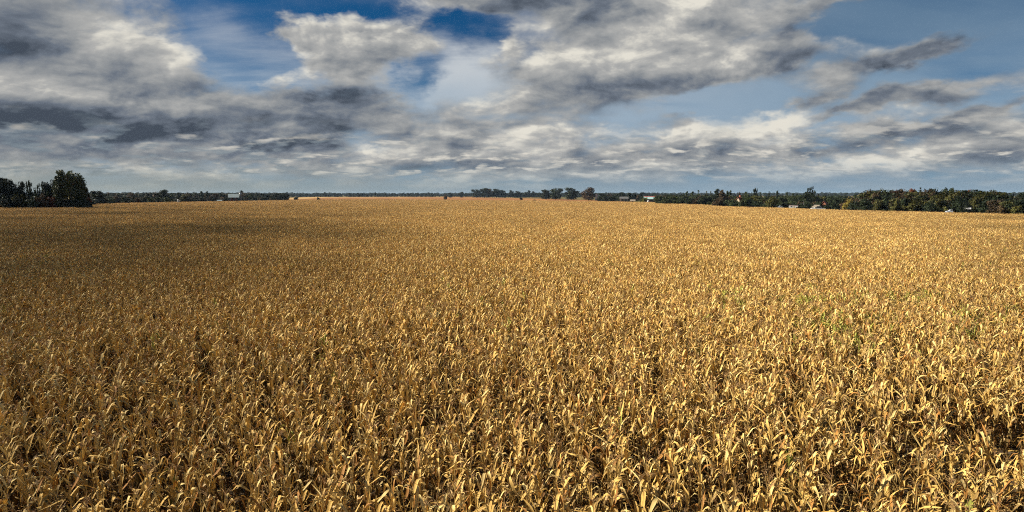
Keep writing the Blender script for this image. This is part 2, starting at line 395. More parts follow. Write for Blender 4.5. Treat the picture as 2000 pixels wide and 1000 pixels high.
# outline of the field: far edge as distances seen from the camera (azimuth deg, distance m)
def edge_at(px, py, z=2.05):
    d = ray(px, py); t_ = (z - CAM_Z) / d.z
    return d.x * t_, d.y * t_
edge = [edge_at(*q) for q in ((-500, 397), (-60, 396.5), (0, 398.5), (60, 403.5), (130, 405.5), (168, 405.5), (176, 399), (240, 396), (330, 394.2), (440, 392.6), (530, 391.2), (600, 390.0),
                              (700, 389.0), (860, 389.6), (1000, 391.2), (1120, 392.5), (1250, 394.3), (1330, 396.5), (1420, 402), (1500, 404.5), (1600, 408.2), (1700, 410.5), (1800, 412.5), (2000, 416.5), (2400, 421))]
FIELD = np.array(edge + [(260.0, -60.0), (-330.0, -60.0)])
def inside(x, y):
    x = np.asarray(x); y = np.asarray(y); c_ = np.zeros(x.shape, bool); n = len(FIELD); j = n - 1
    for i in range(n):
        xi, yi = FIELD[i]; xj, yj = FIELD[j]
        hit = ((yi > y) != (yj > y)) & (x < (xj - xi) * (y - yi) / (yj - yi + 1e-12) + xi)
        c_ ^= hit; j = i
    return c_
def wave(x, y, f, seed):
    """smooth pseudo-noise in -1..1"""
    q = np.random.default_rng(seed); s_ = 0
    for k in range(6):
        a_ = q.uniform(0, 6.28); ff = f * q.uniform(0.6, 1.7); s_ = s_ + np.sin(ff * (x * math.cos(a_) + y * math.sin(a_)) + q.uniform(0, 6.28))
    return s_ / 3.0

rng = np.random.default_rng(7)
# --- prototypes
NPROTO, NGREEN, NPATCH = 14, 3, 5
proto_parts = [plant_parts(rng) for _ in range(NPROTO)] + [plant_parts(rng, green=0.55) for _ in range(NGREEN)]
lib = bpy.data.collections.new('corn_library')
def lib_add(name, me): lib.objects.link(bpy.data.objects.new(name, me))
for i, pp in enumerate(proto_parts): lib_add('maize_a%02d' % i, joined([(pp, None)], 'dry_maize'))
PW, PL = RS * 6, PS * 22
for i in range(NPATCH):
    items = []
    for r_ in range(6):
        for k in range(22):
            if rng.random() < 0.08: continue
            parts = proto_parts[rng.integers(NPROTO)] if rng.random() < 0.97 else proto_parts[NPROTO + rng.integers(NGREEN)]
            items.append((parts, mat4((r_ + 0.5) * RS - PW / 2 + rng.normal(0, 0.04), (k + 0.5) * PS - PL / 2 + rng.normal(0, 0.03), rng.uniform(0, 6.28), rng.uniform(0.90, 1.08), rng.normal(0, 0.05), rng.normal(0, 0.05))))
    lib_add('maize_b%02d' % i, joined(items, 'dry_maize_block'))
NALL = NPROTO + NGREEN

# --- single plants near the camera, blocks of rows farther off
RN = 42.0
us = np.arange(-75, 75) * RS + 0.3
ws = np.arange(-int(56 / PS), int(52 / PS)) * PS
U, W_ = np.meshgrid(us, ws); U = U.ravel(); W_ = W_.ravel()
bu = np.floor(U / PW); bw = np.floor(W_ / PL)
cx, cyy = row_to_world((bu + 0.5) * PW, (bw + 0.5) * PL)
near_block = np.hypot(cx, cyy) < RN
U = U[near_block]; W_ = W_[near_block]
U = U + rng.normal(0, 0.035, U.shape); W_ = W_ + rng.normal(0, 0.03, W_.shape)
X, Y = row_to_world(U, W_)
azi = np.degrees(np.arctan2(X, Y)); dist = np.hypot(X, Y)
gap = wave(X, Y, 5.5, 3) + rng.normal(0, 0.25, X.shape)
bare = (np.hypot((X - 10.5) / 1.3, (Y - 12.6) / 0.9) < 1) | (np.hypot((X - 8.3) / 0.35, (Y - 12.2) / 0.8) < 1)
keep = ((np.abs(azi) < 60) | (dist < 17)) & (gap < 0.75) & (rng.random(X.shape) > 0.08) & ~bare & (dist > 0.8)
X, Y = X[keep], Y[keep]; N = len(X)
# the plants that show largest become things of their own
Mw = cam.matrix_basis.inverted()
P4 = np.stack([X, Y, np.full(N, 1.75)], 1) @ np.array(Mw.to_3x3()).T + np.array(Mw.translation)
sx = P4[:, 0] / -P4[:, 2] * FPX; sy = P4[:, 1] / -P4[:, 2] * FPX
seen = (P4[:, 2] < -1) & (np.abs(sx) < 985) & (sy > -500)
score = np.where(seen, np.linalg.norm(P4, axis=1), 1e9)
front = np.argsort(score)[:300]
isfront = np.zeros(N, bool); isfront[front] = True
spot = (np.hypot((X - 17) / 7, (Y - 27) / 6) < 1) & (wave(X, Y, 1.2, 9) > 0.15) | (np.hypot((X - 13) / 3, (Y - 20) / 3) < 1) & (wave(X, Y, 2, 5) > 0.3) | (np.hypot((X + 8) / 2, (Y - 11) / 1.5) < 1) & (wave(X, Y, 2, 5) > 0.5)
idx = np.where(spot & (rng.random(N) < 0.6) | (rng.random(N) < 0.012), NPROTO + rng.integers(0, NGREEN, N), rng.integers(0, NPROTO, N))
hgt = 0.98 + 0.06 * wave(X, Y, 0.25, 4) + rng.normal(0, 0.045, N)
yaw = rng.uniform(0, 6.28, N); lx = rng.normal(0, 0.06, N); ly = rng.normal(0.03, 0.06, N)
fallen = rng.random(N) < 0.035
lx = np.where(fallen, rng.uniform(-0.7, 0.7, N), lx); ly = np.where(fallen, rng.uniform(-0.7, 0.7, N), ly)

pts = [(X[i], Y[i], 0.0) for i in np.where(~isfront)[0]]
att_i = list(idx[~isfront]); att_r = [(lx[i], ly[i], yaw[i]) for i in np.where(~isfront)[0]]; att_s = list(hgt[~isfront])
# blocks
bu = np.arange(-130, 130); bw = np.arange(-160, 170)
BU, BW = np.meshgrid(bu, bw); BU = BU.ravel(); BW = BW.ravel()
bx, by = row_to_world((BU + 0.5) * PW, (BW + 0.5) * PL)
r_ = np.hypot(bx, by); a_ = np.degrees(np.arctan2(bx, by))
k_ = (r_ >= RN) & (np.abs(a_) < 58) & inside(bx, by)
bx, by = bx[k_], by[k_]; M_ = len(bx)
pts += [(bx[i], by[i], 0.0) for i in range(M_)]
att_i += list(NALL + rng.integers(0, NPATCH, M_))
att_r += [(0, 0, -ROW_ANG + (math.pi if rng.random() < 0.5 else 0)) for i in range(M_)]
att_s += list(0.99 + 0.06 * wave(bx, by, 0.03, 8) + rng.normal(0, 0.02, M_))
print('plants', N, 'blocks', M_)

me = bpy.data.meshes.new('corn'); me.from_pydata(pts, [], [])
a1 = me.attributes.new('pick', 'INT', 'POINT'); a1.data.foreach_set('value', np.array(att_i, dtype=np.int32))
a2 = me.attributes.new('turn', 'FLOAT_VECTOR', 'POINT'); a2.data.foreach_set('vector', np.array(att_r, dtype=np.float32).ravel())
a3 = me.attributes.new('size', 'FLOAT', 'POINT'); a3.data.foreach_set('value', np.array(att_s, dtype=np.float32))
def scatter(o, coll, name):
    ng = bpy.data.node_groups.new(name, 'GeometryNodeTree')
    ng.interface.new_socket('Geometry', in_out='INPUT', socket_type='NodeSocketGeometry')
    ng.interface.new_socket('Geometry', in_out='OUTPUT', socket_type='NodeSocketGeometry')
    a_ = ng.nodes.new('NodeGroupInput'); z_ = ng.nodes.new('NodeGroupOutput')
    ci = ng.nodes.new('GeometryNodeCollectionInfo'); ci.inputs[0].default_value = coll
    ci.inputs['Separate Children'].default_value = True; ci.inputs['Reset Children'].default_value = True
    iop = ng.nodes.new('GeometryNodeInstanceOnPoints'); iop.inputs['Pick Instance'].default_value = True
    def att(n, t):
        x = ng.nodes.new('GeometryNodeInputNamedAttribute'); x.data_type = t; x.inputs[0].default_value = n
        return x.outputs[0]
    e2r = ng.nodes.new('FunctionNodeEulerToRotation')
    L = ng.links.new
    L(a_.outputs[0], iop.inputs['Points']); L(ci.outputs[0], iop.inputs['Instance'])
    L(att('pick', 'INT'), iop.inputs['Instance Index']); L(att('turn', 'FLOAT_VECTOR'), e2r.inputs[0]); L(e2r.outputs[0], iop.inputs['Rotation'])
    cx_ = ng.nodes.new('ShaderNodeCombineXYZ'); s1 = att('size', 'FLOAT')
    for k in range(3): L(s1, cx_.inputs[k])
    L(cx_.outputs[0], iop.inputs['Scale']); L(iop.outputs[0], z_.inputs[0])
    mo = o.modifiers.new('scatter', 'NODES'); mo.node_group = ng
corn = obj('corn_crop', me); tag(corn, 'dense golden brown standing corn filling the wide field behind the nearest plants', 'corn crop', kind='stuff')
scatter(corn, lib, 'corn_scatter')

# --- fallen leaves on the soil between the nearest rows
rl = np.random.default_rng(5); items = Geo()
llib = bpy.data.collections.new('litter_library')
for q in range(3):
    items = Geo()
    for k in range(70):
        V, F, T = leaf_geo(rl, 0, 0, rl.uniform(0.25, 0.7), rl.uniform(0.03, 0.06), True)
        V = np.array(V); V[:, 2] = np.abs(V[:, 2] - V[:, 2].mean()) * 0.12 + 0.012; V[:, 0] -= V[:, 0].mean()
        a_ = rl.uniform(0, 6.28); c_, s_ = math.cos(a_), math.sin(a_)
        V = np.stack([V[:, 0] * c_ - V[:, 1] * s_ + rl.uniform(-.7, .7), V[:, 0] * s_ + V[:, 1] * c_ + rl.uniform(-.7, .7), V[:, 2] + rl.uniform(0, 0.05)], 1)
        items.add(V, F, T * 0.75)
    llib.objects.link(bpy.data.objects.new('litter_%d' % q, items.build('litter', [LEAF], True)))
LX, LY = np.meshgrid(np.arange(-24, 25, 1.2), np.arange(7, 26, 1.2)); LX = LX.ravel(); LY = LY.ravel()
me = bpy.data.meshes.new('litter'); me.from_pydata([(x + rl.uniform(-.3, .3), y + rl.uniform(-.3, .3), 0) for x, y in zip(LX, LY)], [], [])
me.attributes.new('pick', 'INT', 'POINT').data.foreach_set('value', rl.integers(0, 3, len(LX)).astype(np.int32))
tr_ = np.zeros((len(LX), 3), np.float32); tr_[:, 2] = rl.uniform(0, 6.28, len(LX))
me.attributes.new('turn', 'FLOAT_VECTOR', 'POINT').data.foreach_set('vector', tr_.ravel())
me.attributes.new('size', 'FLOAT', 'POINT').data.foreach_set('value', rl.uniform(0.9, 1.2, len(LX)).astype(np.float32))
lit_ = obj('fallen_leaves', me); tag(lit_, 'dry fallen corn leaves lying on the dark soil between the nearest rows', 'leaf litter', kind='stuff')
scatter(lit_, llib, 'litter_scatter')

# --- the nearest plants, each a thing with stalk, leaves, ear and tassel
part_mesh = []
for pp in proto_parts:
    part_mesh.append([(kind, g_.build('corn_' + kind, [MATS[kind]], True)) for kind, g_ in pp])
for i in front:
    o = empty('corn_plant', (X[i], Y[i], 0)); o.rotation_euler = (lx[i], ly[i], yaw[i]); o.scale = (hgt[i],) * 3
    green_ = idx[i] >= NPROTO
    if green_: tag(o, 'dead corn plant with some green leaves left in the nearest rows of the field', 'corn plant', 'half green corn plants in the nearest rows')
    elif fallen[i]: tag(o, 'dry corn plant tipped well over in the nearest rows of the field', 'corn plant', 'tipped over corn plants in the nearest rows')
    else: tag(o, 'upright dry golden corn plant in the nearest rows of the field', 'corn plant', 'upright corn plants in the nearest rows')
    for kind, m_ in part_mesh[idx[i]]:
        c_ = bpy.data.objects.new(kind, m_); COL.objects.link(c_); c_.parent = o

# ================================================================ ground
def sheet(name, poly, z, mat, label=None):
    me = bpy.data.meshes.new(name); me.from_pydata([(x, y, z) for x, y in poly], [], [tuple(range(len(poly)))]); me.materials.append(mat)
    return tag(obj(name, me), label, kind='structure')
MEADOW = mottled('meadow_ground', (0.06, 0.065, 0.02), (0.20, 0.135, 0.055), 0.012, 0.95, 8, 0.05, lo=0.3, hi=0.7)
sheet('ground', [(-16000, -300), (16000, -300), (16000, 20000), (-16000, 20000)], -0.06, MEADOW)
sheet('field_soil', [tuple(p) for p in FIELD], -0.03 + 0.03, SOIL)

# ---- unseen flakes added high toward the sun, darkening both sides of the field
qc = np.random.default_rng(11); CH = 800.0; sh = np.array(sd) * (CH / sd.z); gc = Geo()
def shade(x, y):
    a_ = math.degrees(math.atan2(x, y + 6)); dd = math.hypot(x, y)
    s_ = min(1, max(0, (-x - 0.5 - 0.05 * dd) / (11 + 0.52 * dd))); s_ = s_ * s_ * (3 - 2 * s_)
    r_ = min(1, max(0, (a_ - 28) / 16)) * 0.40
    return max(0.78 * s_ * (1 - 0.85 * min(1, max(0, (dd - 90) / 300))), r_) * (1 + 0.12 * float(wave(x, y, 0.035, 31)))
cells = []
def fill(x0, x1, y0, y1, st, size):
    for x in np.arange(x0, x1, st):
        for y in np.arange(y0, y1, st):
            c_ = min(0.8, max(0, shade(x, y)))
            lam = -math.log(1 - c_) * st * st / (size * size * 1.15)
            for _ in range(qc.poisson(lam)):
                p = np.array((x + qc.uniform(0, st), y + qc.uniform(0, st), 1.8)) + sh + (0, 0, qc.uniform(0, 40))
                p[:2] += np.array(sd)[:2] / sd.z * (p[2] - 1.8 - CH)
                n_ = qc.normal(size=3) * 0.35 + np.array(sd); n_ /= np.linalg.norm(n_); a2 = np.cross(n_, qc.normal(size=3)); a2 /= np.linalg.norm(a2); b2 = np.cross(n_, a2); h = size * 0.62
                gc.add([p - a2 * h, p - b2 * h * .9 + a2 * h * .2, p + a2 * h, p + b2 * h * .9], [(0, 1, 2, 3)], (1, 1, 1))
fill(-60, 60, -20, 70, 5.0, 1.6)
fill(-420, -60, -20, 520, 8.0, 3.4); fill(60, 260, -20, 300, 12.0, 5.0); fill(-60, 60, 70, 520, 8.0, 3.4)
FLAKEM = mottled('shade_flake_white', (0.75, 0.76, 0.78), (0.85, 0.85, 0.85), 0.01, 1.0, 3, 0.0)
print('cloud pieces', len(gc.f))
tag(obj('shade_flakes', gc.build('shade_flakes', [FLAKEM])), 'unseen flakes added high above the field to shade its sides', kind='stuff')

# ================================================================ beyond the field: trees, farms, hills
BARK = mottled('bark', (0.05, 0.038, 0.028), (0.10, 0.08, 0.06), 3.0, 0.9)
LEAFC = {
    'dark': (0.020, 0.030, 0.013), 'green': (0.040, 0.055, 0.018), 'olive': (0.075, 0.075, 0.020), 'spring': (0.13, 0.14, 0.03),
    'yellow': (0.20, 0.16, 0.03), 'orange': (0.22, 0.09, 0.022), 'rust': (0.12, 0.042, 0.018), 'bronze': (0.09, 0.058, 0.030), 'brown': (0.065, 0.045, 0.022), 'willow': (0.060, 0.075, 0.025), 'pine': (0.012, 0.022, 0.013),
}
LM = {k: foliage(k + '_foliage', c, 0.3, 0.15, 0.6) for k, c in LEAFC.items()}
tr = np.random.default_rng(21)
def leaves(g_, blobs, n, size, seed):
    q = np.random.default_rng(seed); B = np.array(blobs, float)
    vol = (B[:, 3] * B[:, 4] * B[:, 5]) ** 0.7; vol /= vol.sum()
    which = q.choice(len(B), n, p=vol); b_ = B[which]
    d = q.normal(size=(n, 3)); d /= np.linalg.norm(d, axis=1)[:, None]
    # uneven surface: every blob has its own bumps
    bump = 0.9 + 0.22 * np.sin(d[:, 0] * 5 + which * 2.1) * np.sin(d[:, 1] * 4 + which) + 0.15 * np.sin(d[:, 2] * 7 + which * 1.3)
    r = q.random(n) ** 0.38 * bump
    c = b_[:, :3] + d * b_[:, 3:6] * r[:, None]
    c[:, 2] = np.maximum(c[:, 2], 0.05)
    nrm = d + q.normal(size=(n, 3)) * 0.9; nrm /= np.linalg.norm(nrm, axis=1)[:, None]
    a = np.cross(nrm, q.normal(size=(n, 3))); a /= np.linalg.norm(a, axis=1)[:, None]; e_ = np.cross(nrm, a)
    s_ = size * q.uniform(0.5, 1.4, n)[:, None]
    V = np.stack([c - a * s_, c + e_ * s_ * 0.6, c + a * s_, c - e_ * s_ * 0.6], 1).reshape(-1, 3)
    F = [(4 * i, 4 * i + 1, 4 * i + 2, 4 * i + 3) for i in range(n)]
    clump = q.uniform(0.55, 1.5, len(B))[which] * q.uniform(0.75, 1.3, n)
    T = np.repeat(np.stack([clump * q.uniform(0.9, 1.15, n), clump, clump * q.uniform(0.85, 1.1, n)], 1), 4, 0)
    g_.add(V, F, T)
def limbs(g_, q, top, spread, n, r0, start=0.18):
    g_.tube([(0, 0, 0), (0.1, 0.05, top * 0.45), (0, 0, top * 0.9)], [r0, r0 * 0.6, r0 * 0.15], 7, (1, 1, 1))
    for k in range(n):
        a_ = k * 2.4 + q.uniform(-.4, .4); z0 = top * (start + (0.75 - start) * k / n); l = spread * q.uniform(0.7, 1.0); up = q.uniform(0.6, 1.3)
        p0 = np.array([0.05, 0, z0]); p1 = p0 + (math.cos(a_) * l * .5, math.sin(a_) * l * .5, l * up * .6); p2 = p0 + (math.cos(a_) * l, math.sin(a_) * l, min(l * up * 1.3, top - z0))
        g_.tube([p0, p1, p2], [r0 * .4, r0 * .25, r0 * .06], 5, (1, 1, 1))
        for j in range(2):
            b_ = a_ + q.uniform(-1, 1); e_ = p1 + (math.cos(b_) * l * .5, math.sin(b_) * l * .5, l * .5)
            g_.tube([p1, e_], [r0 * .18, r0 * .04], 4, (1, 1, 1))
def proto(kind, seed):
    """(trunk geo, crown geo, height 10, half width)"""
    q = np.random.default_rng(seed); T = Geo(); C = Geo()
    if kind == 'broad':
        limbs(T, q, 9.0, 2.6, 7, 0.28)
        B = [(0, 0, 5.6, 2.6, 2.6, 3.4)] + [(math.cos(a_) * r, math.sin(a_) * r, z, s_, s_, s_ * q.uniform(.7, 1)) for a_, r, z, s_ in zip(q.uniform(0, 6.28, 13), q.uniform(1.2, 3.2, 13), q.uniform(2.4, 8.6, 13), q.uniform(0.9, 1.7, 13))]
        B = [b for b in B if math.hypot(b[0], b[1]) < 3.9 - 0.32 * abs(b[2] - 4.6)]
        B += [(0, 0, 2.2, 3.3, 3.3, 2.3)]; leaves(C, B, 4200, 0.30, seed); W = 4.2
    elif kind == 'willow':
        limbs(T, q, 9.0, 3.0, 8, 0.4)
        B = [(-1.6, 0, 5.0, 1.9, 2.2, 4.6), (1.3, 0.4, 4.6, 2.1, 2.3, 4.2), (2.4, -0.4, 4.0, 1.4, 1.6, 3.9), (-2.6, 0, 3.4, 1.3, 1.5, 3.4), (-1.5, 0.3, 8.6, 1.0, 1.2, 1.3), (0.3, 0, 7.6, 1.9, 1.8, 1.6), (2.0, 0, 7.4, 1.5, 1.5, 1.5), (-2.4, 0, 7.4, 0.8, 1, 1.0), (3.1, 0, 6.0, .8, 1, 1.6)]
        B += [(q.uniform(-3, 3), q.uniform(-2, 1), q.uniform(1, 8), .6, .6, 1.3) for _ in range(12)]
        leaves(C, B, 10000, 0.24, seed); W = 4.0
    elif kind == 'pine':
        T.tube([(0, 0, 0), (0, 0, 9.8)], [0.2, 0.03], 7, (1, 1, 1)); B = []
        for k in range(11):
            z = 1.0 + k * 0.85; r = 2.2 * (1 - z / 10.6) + 0.15
            for j in range(5): a_ = j * 1.26 + k * .6 + q.uniform(-.3, .3); B.append((math.cos(a_) * r * .6, math.sin(a_) * r * .6, z - .1, r * .55, r * .55, 0.38))
        leaves(C, B, 3200, 0.2, seed); W = 2.1
    elif kind == 'poplar':
        T.tube([(0, 0, 0), (0, 0, 9.4)], [0.16, 0.03], 7, (1, 1, 1))
        B = [(q.normal(0, .25), q.normal(0, .25), z, .75 * math.sin(max(0.25, (10.6 - z) / 10.6) * 1.9) + .1, .75, .9) for z in np.linspace(1.2, 9.4, 11)]
        leaves(C, B, 2500, 0.2, seed); W = 1.2
    elif kind == 'airy':
        q2 = q; T.tube([(0, 0, 0), (0, 0, 4)], [0.28, 0.16], 7, (1, 1, 1)); B = []
        for k in range(22):
            a_ = q.uniform(0, 6.28); e_ = q.uniform(0.05, 1.15); l = q.uniform(4.6, 6.2); z0 = q.uniform(1.8, 3.8); d = np.array([math.cos(a_) * math.sin(e_), math.sin(a_) * math.sin(e_), math.cos(e_)])
            p0 = np.array([0, 0, z0]); p1 = p0 + d * l * .5; p2 = p0 + d * l + (0, 0, .3)
            T.tube([p0, p1, p2], [.11, .07, .02], 5, (1, 1, 1)); B += [tuple(p2) + (.55, .55, .8), tuple(p1 + d * l * .22) + (.45, .45, .6), tuple(p1) + (.5, .5, .5)]
        B = [(b[0], b[1], min(b[2], 9.3), b[3], b[4], b[5]) for b in B]
        leaves(C, B, 3000, 0.24, seed); W = 4.6
    else:   # bush, as wide as high
        T.tube([(0, 0, 0), (0, 0, 6)], [0.25, 0.05], 6, (1, 1, 1))
        for k in range(6): a_ = k * 1.05; T.tube([(0, 0, .2), (2 * math.cos(a_), 2 * math.sin(a_), 5)], [.15, .03], 5, (1, 1, 1))
        B = [(0, 0, 4.6, 3.2, 3.2, 4.4)] + [(q.uniform(-3.2, 3.2), q.uniform(-3, 3), q.uniform(1.5, 7.5), q.uniform(1, 1.9), 1.5, q.uniform(1, 2.0)) for _ in range(12)]
        leaves(C, B, 3800, 0.34, seed); W = 4.6
    return T, C, W
PR = {}
for kind, n in (('broad', 4), ('willow', 1), ('pine', 2), ('poplar', 2), ('airy', 2), ('bush', 3)):
    for k in range(n):
        T, C, W = proto(kind, 100 + 7 * k + len(kind))
        cv = C.v[0]; top_ = np.percentile(cv[:, 2], 99.0); wid = np.percentile(np.hypot(cv[:, 0], cv[:, 1]) if kind != 'willow' else np.abs(cv[:, 0]), 92)
        W = 4.5
        for arr in (C, T):
            for a_ in arr.v: a_[:, 2] *= 10.0 / top_; a_[:, :2] *= W / wid
        PR[(kind, k)] = (T.build('trunk', [BARK], True), C, W)
crown_cache = {}
def crown_mesh(kind, k, colour):
    key = (kind, k, colour)
    if key not in crown_cache: crown_cache[key] = PR[(kind, k)][1].build('crown', [LM[colour]])
    return crown_cache[key]
def range_of(px, py, z=0.0):
    d = ray(px, py); t_ = (z - CAM_Z) / d.z; return math.hypot(d.x * t_, d.y * t_)
def at(px, D_):
    d = ray(px, 379); h = math.hypot(d.x, d.y); return d.x / h * D_, d.y / h * D_
def height_at(px, py, D_):
    d = ray(px, py); return CAM_Z + D_ * d.z / math.hypot(d.x, d.y)
def px_m(px, D_):       # metres covered by one photograph pixel at that range
    a_ = math.atan2(px - 1000, FPX); return D_ * math.cos(a_) ** 2 / FPX * 1.0
names = {'broad': 'tree', 'willow': 'willow_tree', 'pine': 'conifer_tree', 'poplar': 'poplar_tree', 'airy': 'tree', 'bush': 'bush'}
seq = [0]
def tree(kind, colour, px, top, wpx, D_, label, group=None, sink=0.0):
    n = {'broad': 4, 'willow': 1, 'pine': 2, 'poplar': 2, 'airy': 2, 'bush': 3}[kind]
    seq[0] += 1; k = seq[0] % n
    tm, _, W = PR[(kind, k)]; x, y = at(px, D_); H = max(1.0, height_at(px, top, D_))
    # a plant turned away from the view axis looks wider in a wide picture
    w = wpx * px_m(px, D_) / 2
    o = empty(names[kind], (x, y, -sink)); s_ = H / 10.0; wx = w / W
    rz = 0 if kind == 'willow' else seq[0] * 1.7
    if kind == 'willow': rz = -math.atan2(x, y)
    o.rotation_euler = (0, 0, rz); o.scale = (wx, wx, s_)
    tag(o, label, 'bush' if kind == 'bush' else 'tree', group)
    obj('stem' if kind == 'bush' else 'trunk', tm, o); obj('foliage' if kind == 'bush' else 'crown', crown_mesh(kind, k, colour), o)
    return o

# ---- dark trees at the near left corner of the field
GL = 'dark trees beyond the left corner of the field'
tree('broad', 'dark', -6, 349, 46, 285, 'tall dark tree cut by the left edge of the view', GL)
tree('broad', 'dark', 22, 353, 30, 283, 'dark round tree next to the one cut by the left edge', GL)
tree('broad', 'dark', 41, 358, 24, 279, 'small dark domed tree behind the yellow lit bushes', GL)
tree('airy', 'green', 60, 355, 24, 280, 'thin airy tree with sky showing through, among the dark trees', GL)
tree('airy', 'green', 77, 361, 18, 284, 'lower airy tree just left of the dark dome shaped tree', GL)
tree('broad', 'dark', 90, 358, 24, 276, 'dark dome shaped tree beside the thin airy ones', GL)
tree('broad', 'dark', 105, 354, 26, 274, 'dark rounded tree touching the big willow', GL)
tree('willow', 'willow', 136, 337, 54, 270, 'biggest willow, tallest of the dark trees, with sunlit patches in its crown', GL)
tree('broad', 'dark', 166, 365, 17, 271, 'small dark tree at the foot of the big willow', GL)
for px, top, w, c, lb in ((34, 381, 20, 'olive', 'yellowish bush lit by the sun below the small dark domed tree'), (50, 382, 14, 'olive', 'small yellowish bush beside the other sunlit yellow one'), (82, 382, 26, 'brown', 'low brownish orange bush under the dark dome shaped tree'),
                          (100, 386, 24, 'rust', 'dull reddish bush between the brownish bush and the willow'), (12, 385, 34, 'dark', 'dark low bush by the left edge of the view'), (66, 387, 30, 'dark', 'dark low bush between the yellow bushes and the brownish one'),
                          (172, 386, 12, 'rust', 'small reddish dark bush at the corner beyond the willow')):
    tree('bush', c, px, top, w, 270 if px > 60 else 276, lb, 'bushes under the dark trees')
tree('broad', 'dark', 194, 373.5, 30, 430, 'dark spreading tree standing alone past the big willow', GL)
# ---- far farm side
FAR = 'trees in the far farmland'
tree('broad', 'dark', 316, 371.5, 24, 520, 'dark broad tree sticking up left of the white dome', FAR)
tree('pine', 'dark', 348, 376.5, 12, 540, 'small dark conifer straight above the white dome', FAR)
tree('poplar', 'dark', 394, 374, 7, 600, 'slim dark tree, left one of the pair before the barn', FAR)
tree('poplar', 'dark', 404, 374, 7, 600, 'slim dark tree, right one of the pair before the barn', FAR)
tree('broad', 'brown', 419, 378.5, 18, 620, 'brownish tree just before the pale roofed barn', FAR)
tree('poplar', 'dark', 472.5, 372.5, 9, 730, 'dark narrow tree rising right beside the silo', FAR)
tree('broad', 'olive', 360, 380.5, 24, 520, 'low olive tree right of the white dome', FAR)
tree('bush', 'dark', 578, 385, 9, 540, 'dark low bush, wider of two on the field margin', 'bushes on the field margin')
tree('bush', 'dark', 622, 385.5, 6, 540, 'tiny dark bush, smaller of two on the field margin', 'bushes on the field margin')
tree('bush', 'brown', 870, 381, 7, 620, 'brown bush at the far end of the reddish field', 'bushes on the field margin')
# ---- centre grove and its neighbours
CG = 'trees of the grove in the centre distance'
for px, top, w, c, k, lb in ((931, 370.5, 20, 'dark', 'broad', 'dark round tree at the left end of the central grove'), (946, 368, 22, 'dark', 'broad', 'tall dark tree, second in the central grove'), (957, 369.5, 16, 'brown', 'broad', 'brownish tree in the middle of the central grove'),
                             (970, 369.5, 20, 'dark', 'broad', 'dark tree just right of the brownish one in the grove'), (981, 371.5, 18, 'dark', 'broad', 'dark tree sloping down at the right end of the central grove'),
                             (901, 375, 9, 'dark', 'broad', 'small dark tree on its own left of the central grove'), (880, 377, 8, 'dark', 'broad', 'smallest lone dark tree left of the central grove'),
                             (998, 372.2, 11, 'dark', 'broad', 'small round tree first after the central grove'), (1013, 373.4, 12, 'dark', 'broad', 'small round tree second after the central grove'), (1026, 375, 9, 'dark', 'broad', 'low dark tree between two small round ones'),
                             (1033.5, 372, 6, 'pine', 'poplar', 'small slim dark tree before the bigger central trees'), (1041, 374, 9, 'dark', 'broad', 'low dark tree next to the slim one')):
    tree(k, c, px, top, w, 1150, lb, CG)
G2 = 'large round trees at the edge of the reddish field'
tree('broad', 'dark', 1067, 371, 22, 760, 'dark round tree, leftmost of the large ones by the reddish field', G2)
tree('broad', 'dark', 1085, 368.5, 24, 750, 'tall dark round tree beside the gap by the reddish field', G2)
tree('broad', 'dark', 1116, 367.5, 24, 720, 'dark round tree alone between the gap and the autumn tree', G2)
tree('broad', 'bronze', 1150, 367.5, 27, 640, 'bronze brown autumn tree standing past the large dark round ones', G2)
tree('bush', 'brown', 1018, 386, 6, 640, 'small brown bush out in the reddish field', 'bushes on the field margin')
tree('bush', 'dark', 1044, 390, 7, 560, 'dark little bush at the edge of the corn by the reddish field', 'bushes on the field margin')
# ---- behind the turquoise roofed barn
G3 = 'trees round the barn with the turquoise roof'
for px, top, w, c, k, lb in ((1176, 378, 16, 'dark', 'broad', 'dark tree beside the white gabled house'), (1192, 378.5, 14, 'brown', 'airy', 'thin brownish tree before the low grey building'), (1202, 378.5, 12, 'green', 'broad', 'greenish tree just left of the low grey building'),
                             (1215, 376, 11, 'dark', 'broad', 'dark tree above the roof of the grey building'), (1228, 377, 10, 'dark', 'broad', 'dark tree just right of the grey building'), (1239, 378, 9, 'dark', 'broad', 'small dark tree left of the barn'),
                             (1252, 375.6, 9, 'dark', 'broad', 'taller dark tree behind the left end of the turquoise barn roof')):
    tree(k, c, px, top, w, 590, lb, G3)
tree('bush', 'spring', 1257.5, 386, 13, 425, 'yellow green bush in front of the turquoise roofed barn', 'bushes along the corn edge')
tree('bush', 'dark', 1260.5, 393.5, 6, 372, 'dark bush right below the yellow green bush by the barn', 'bushes along the corn edge')
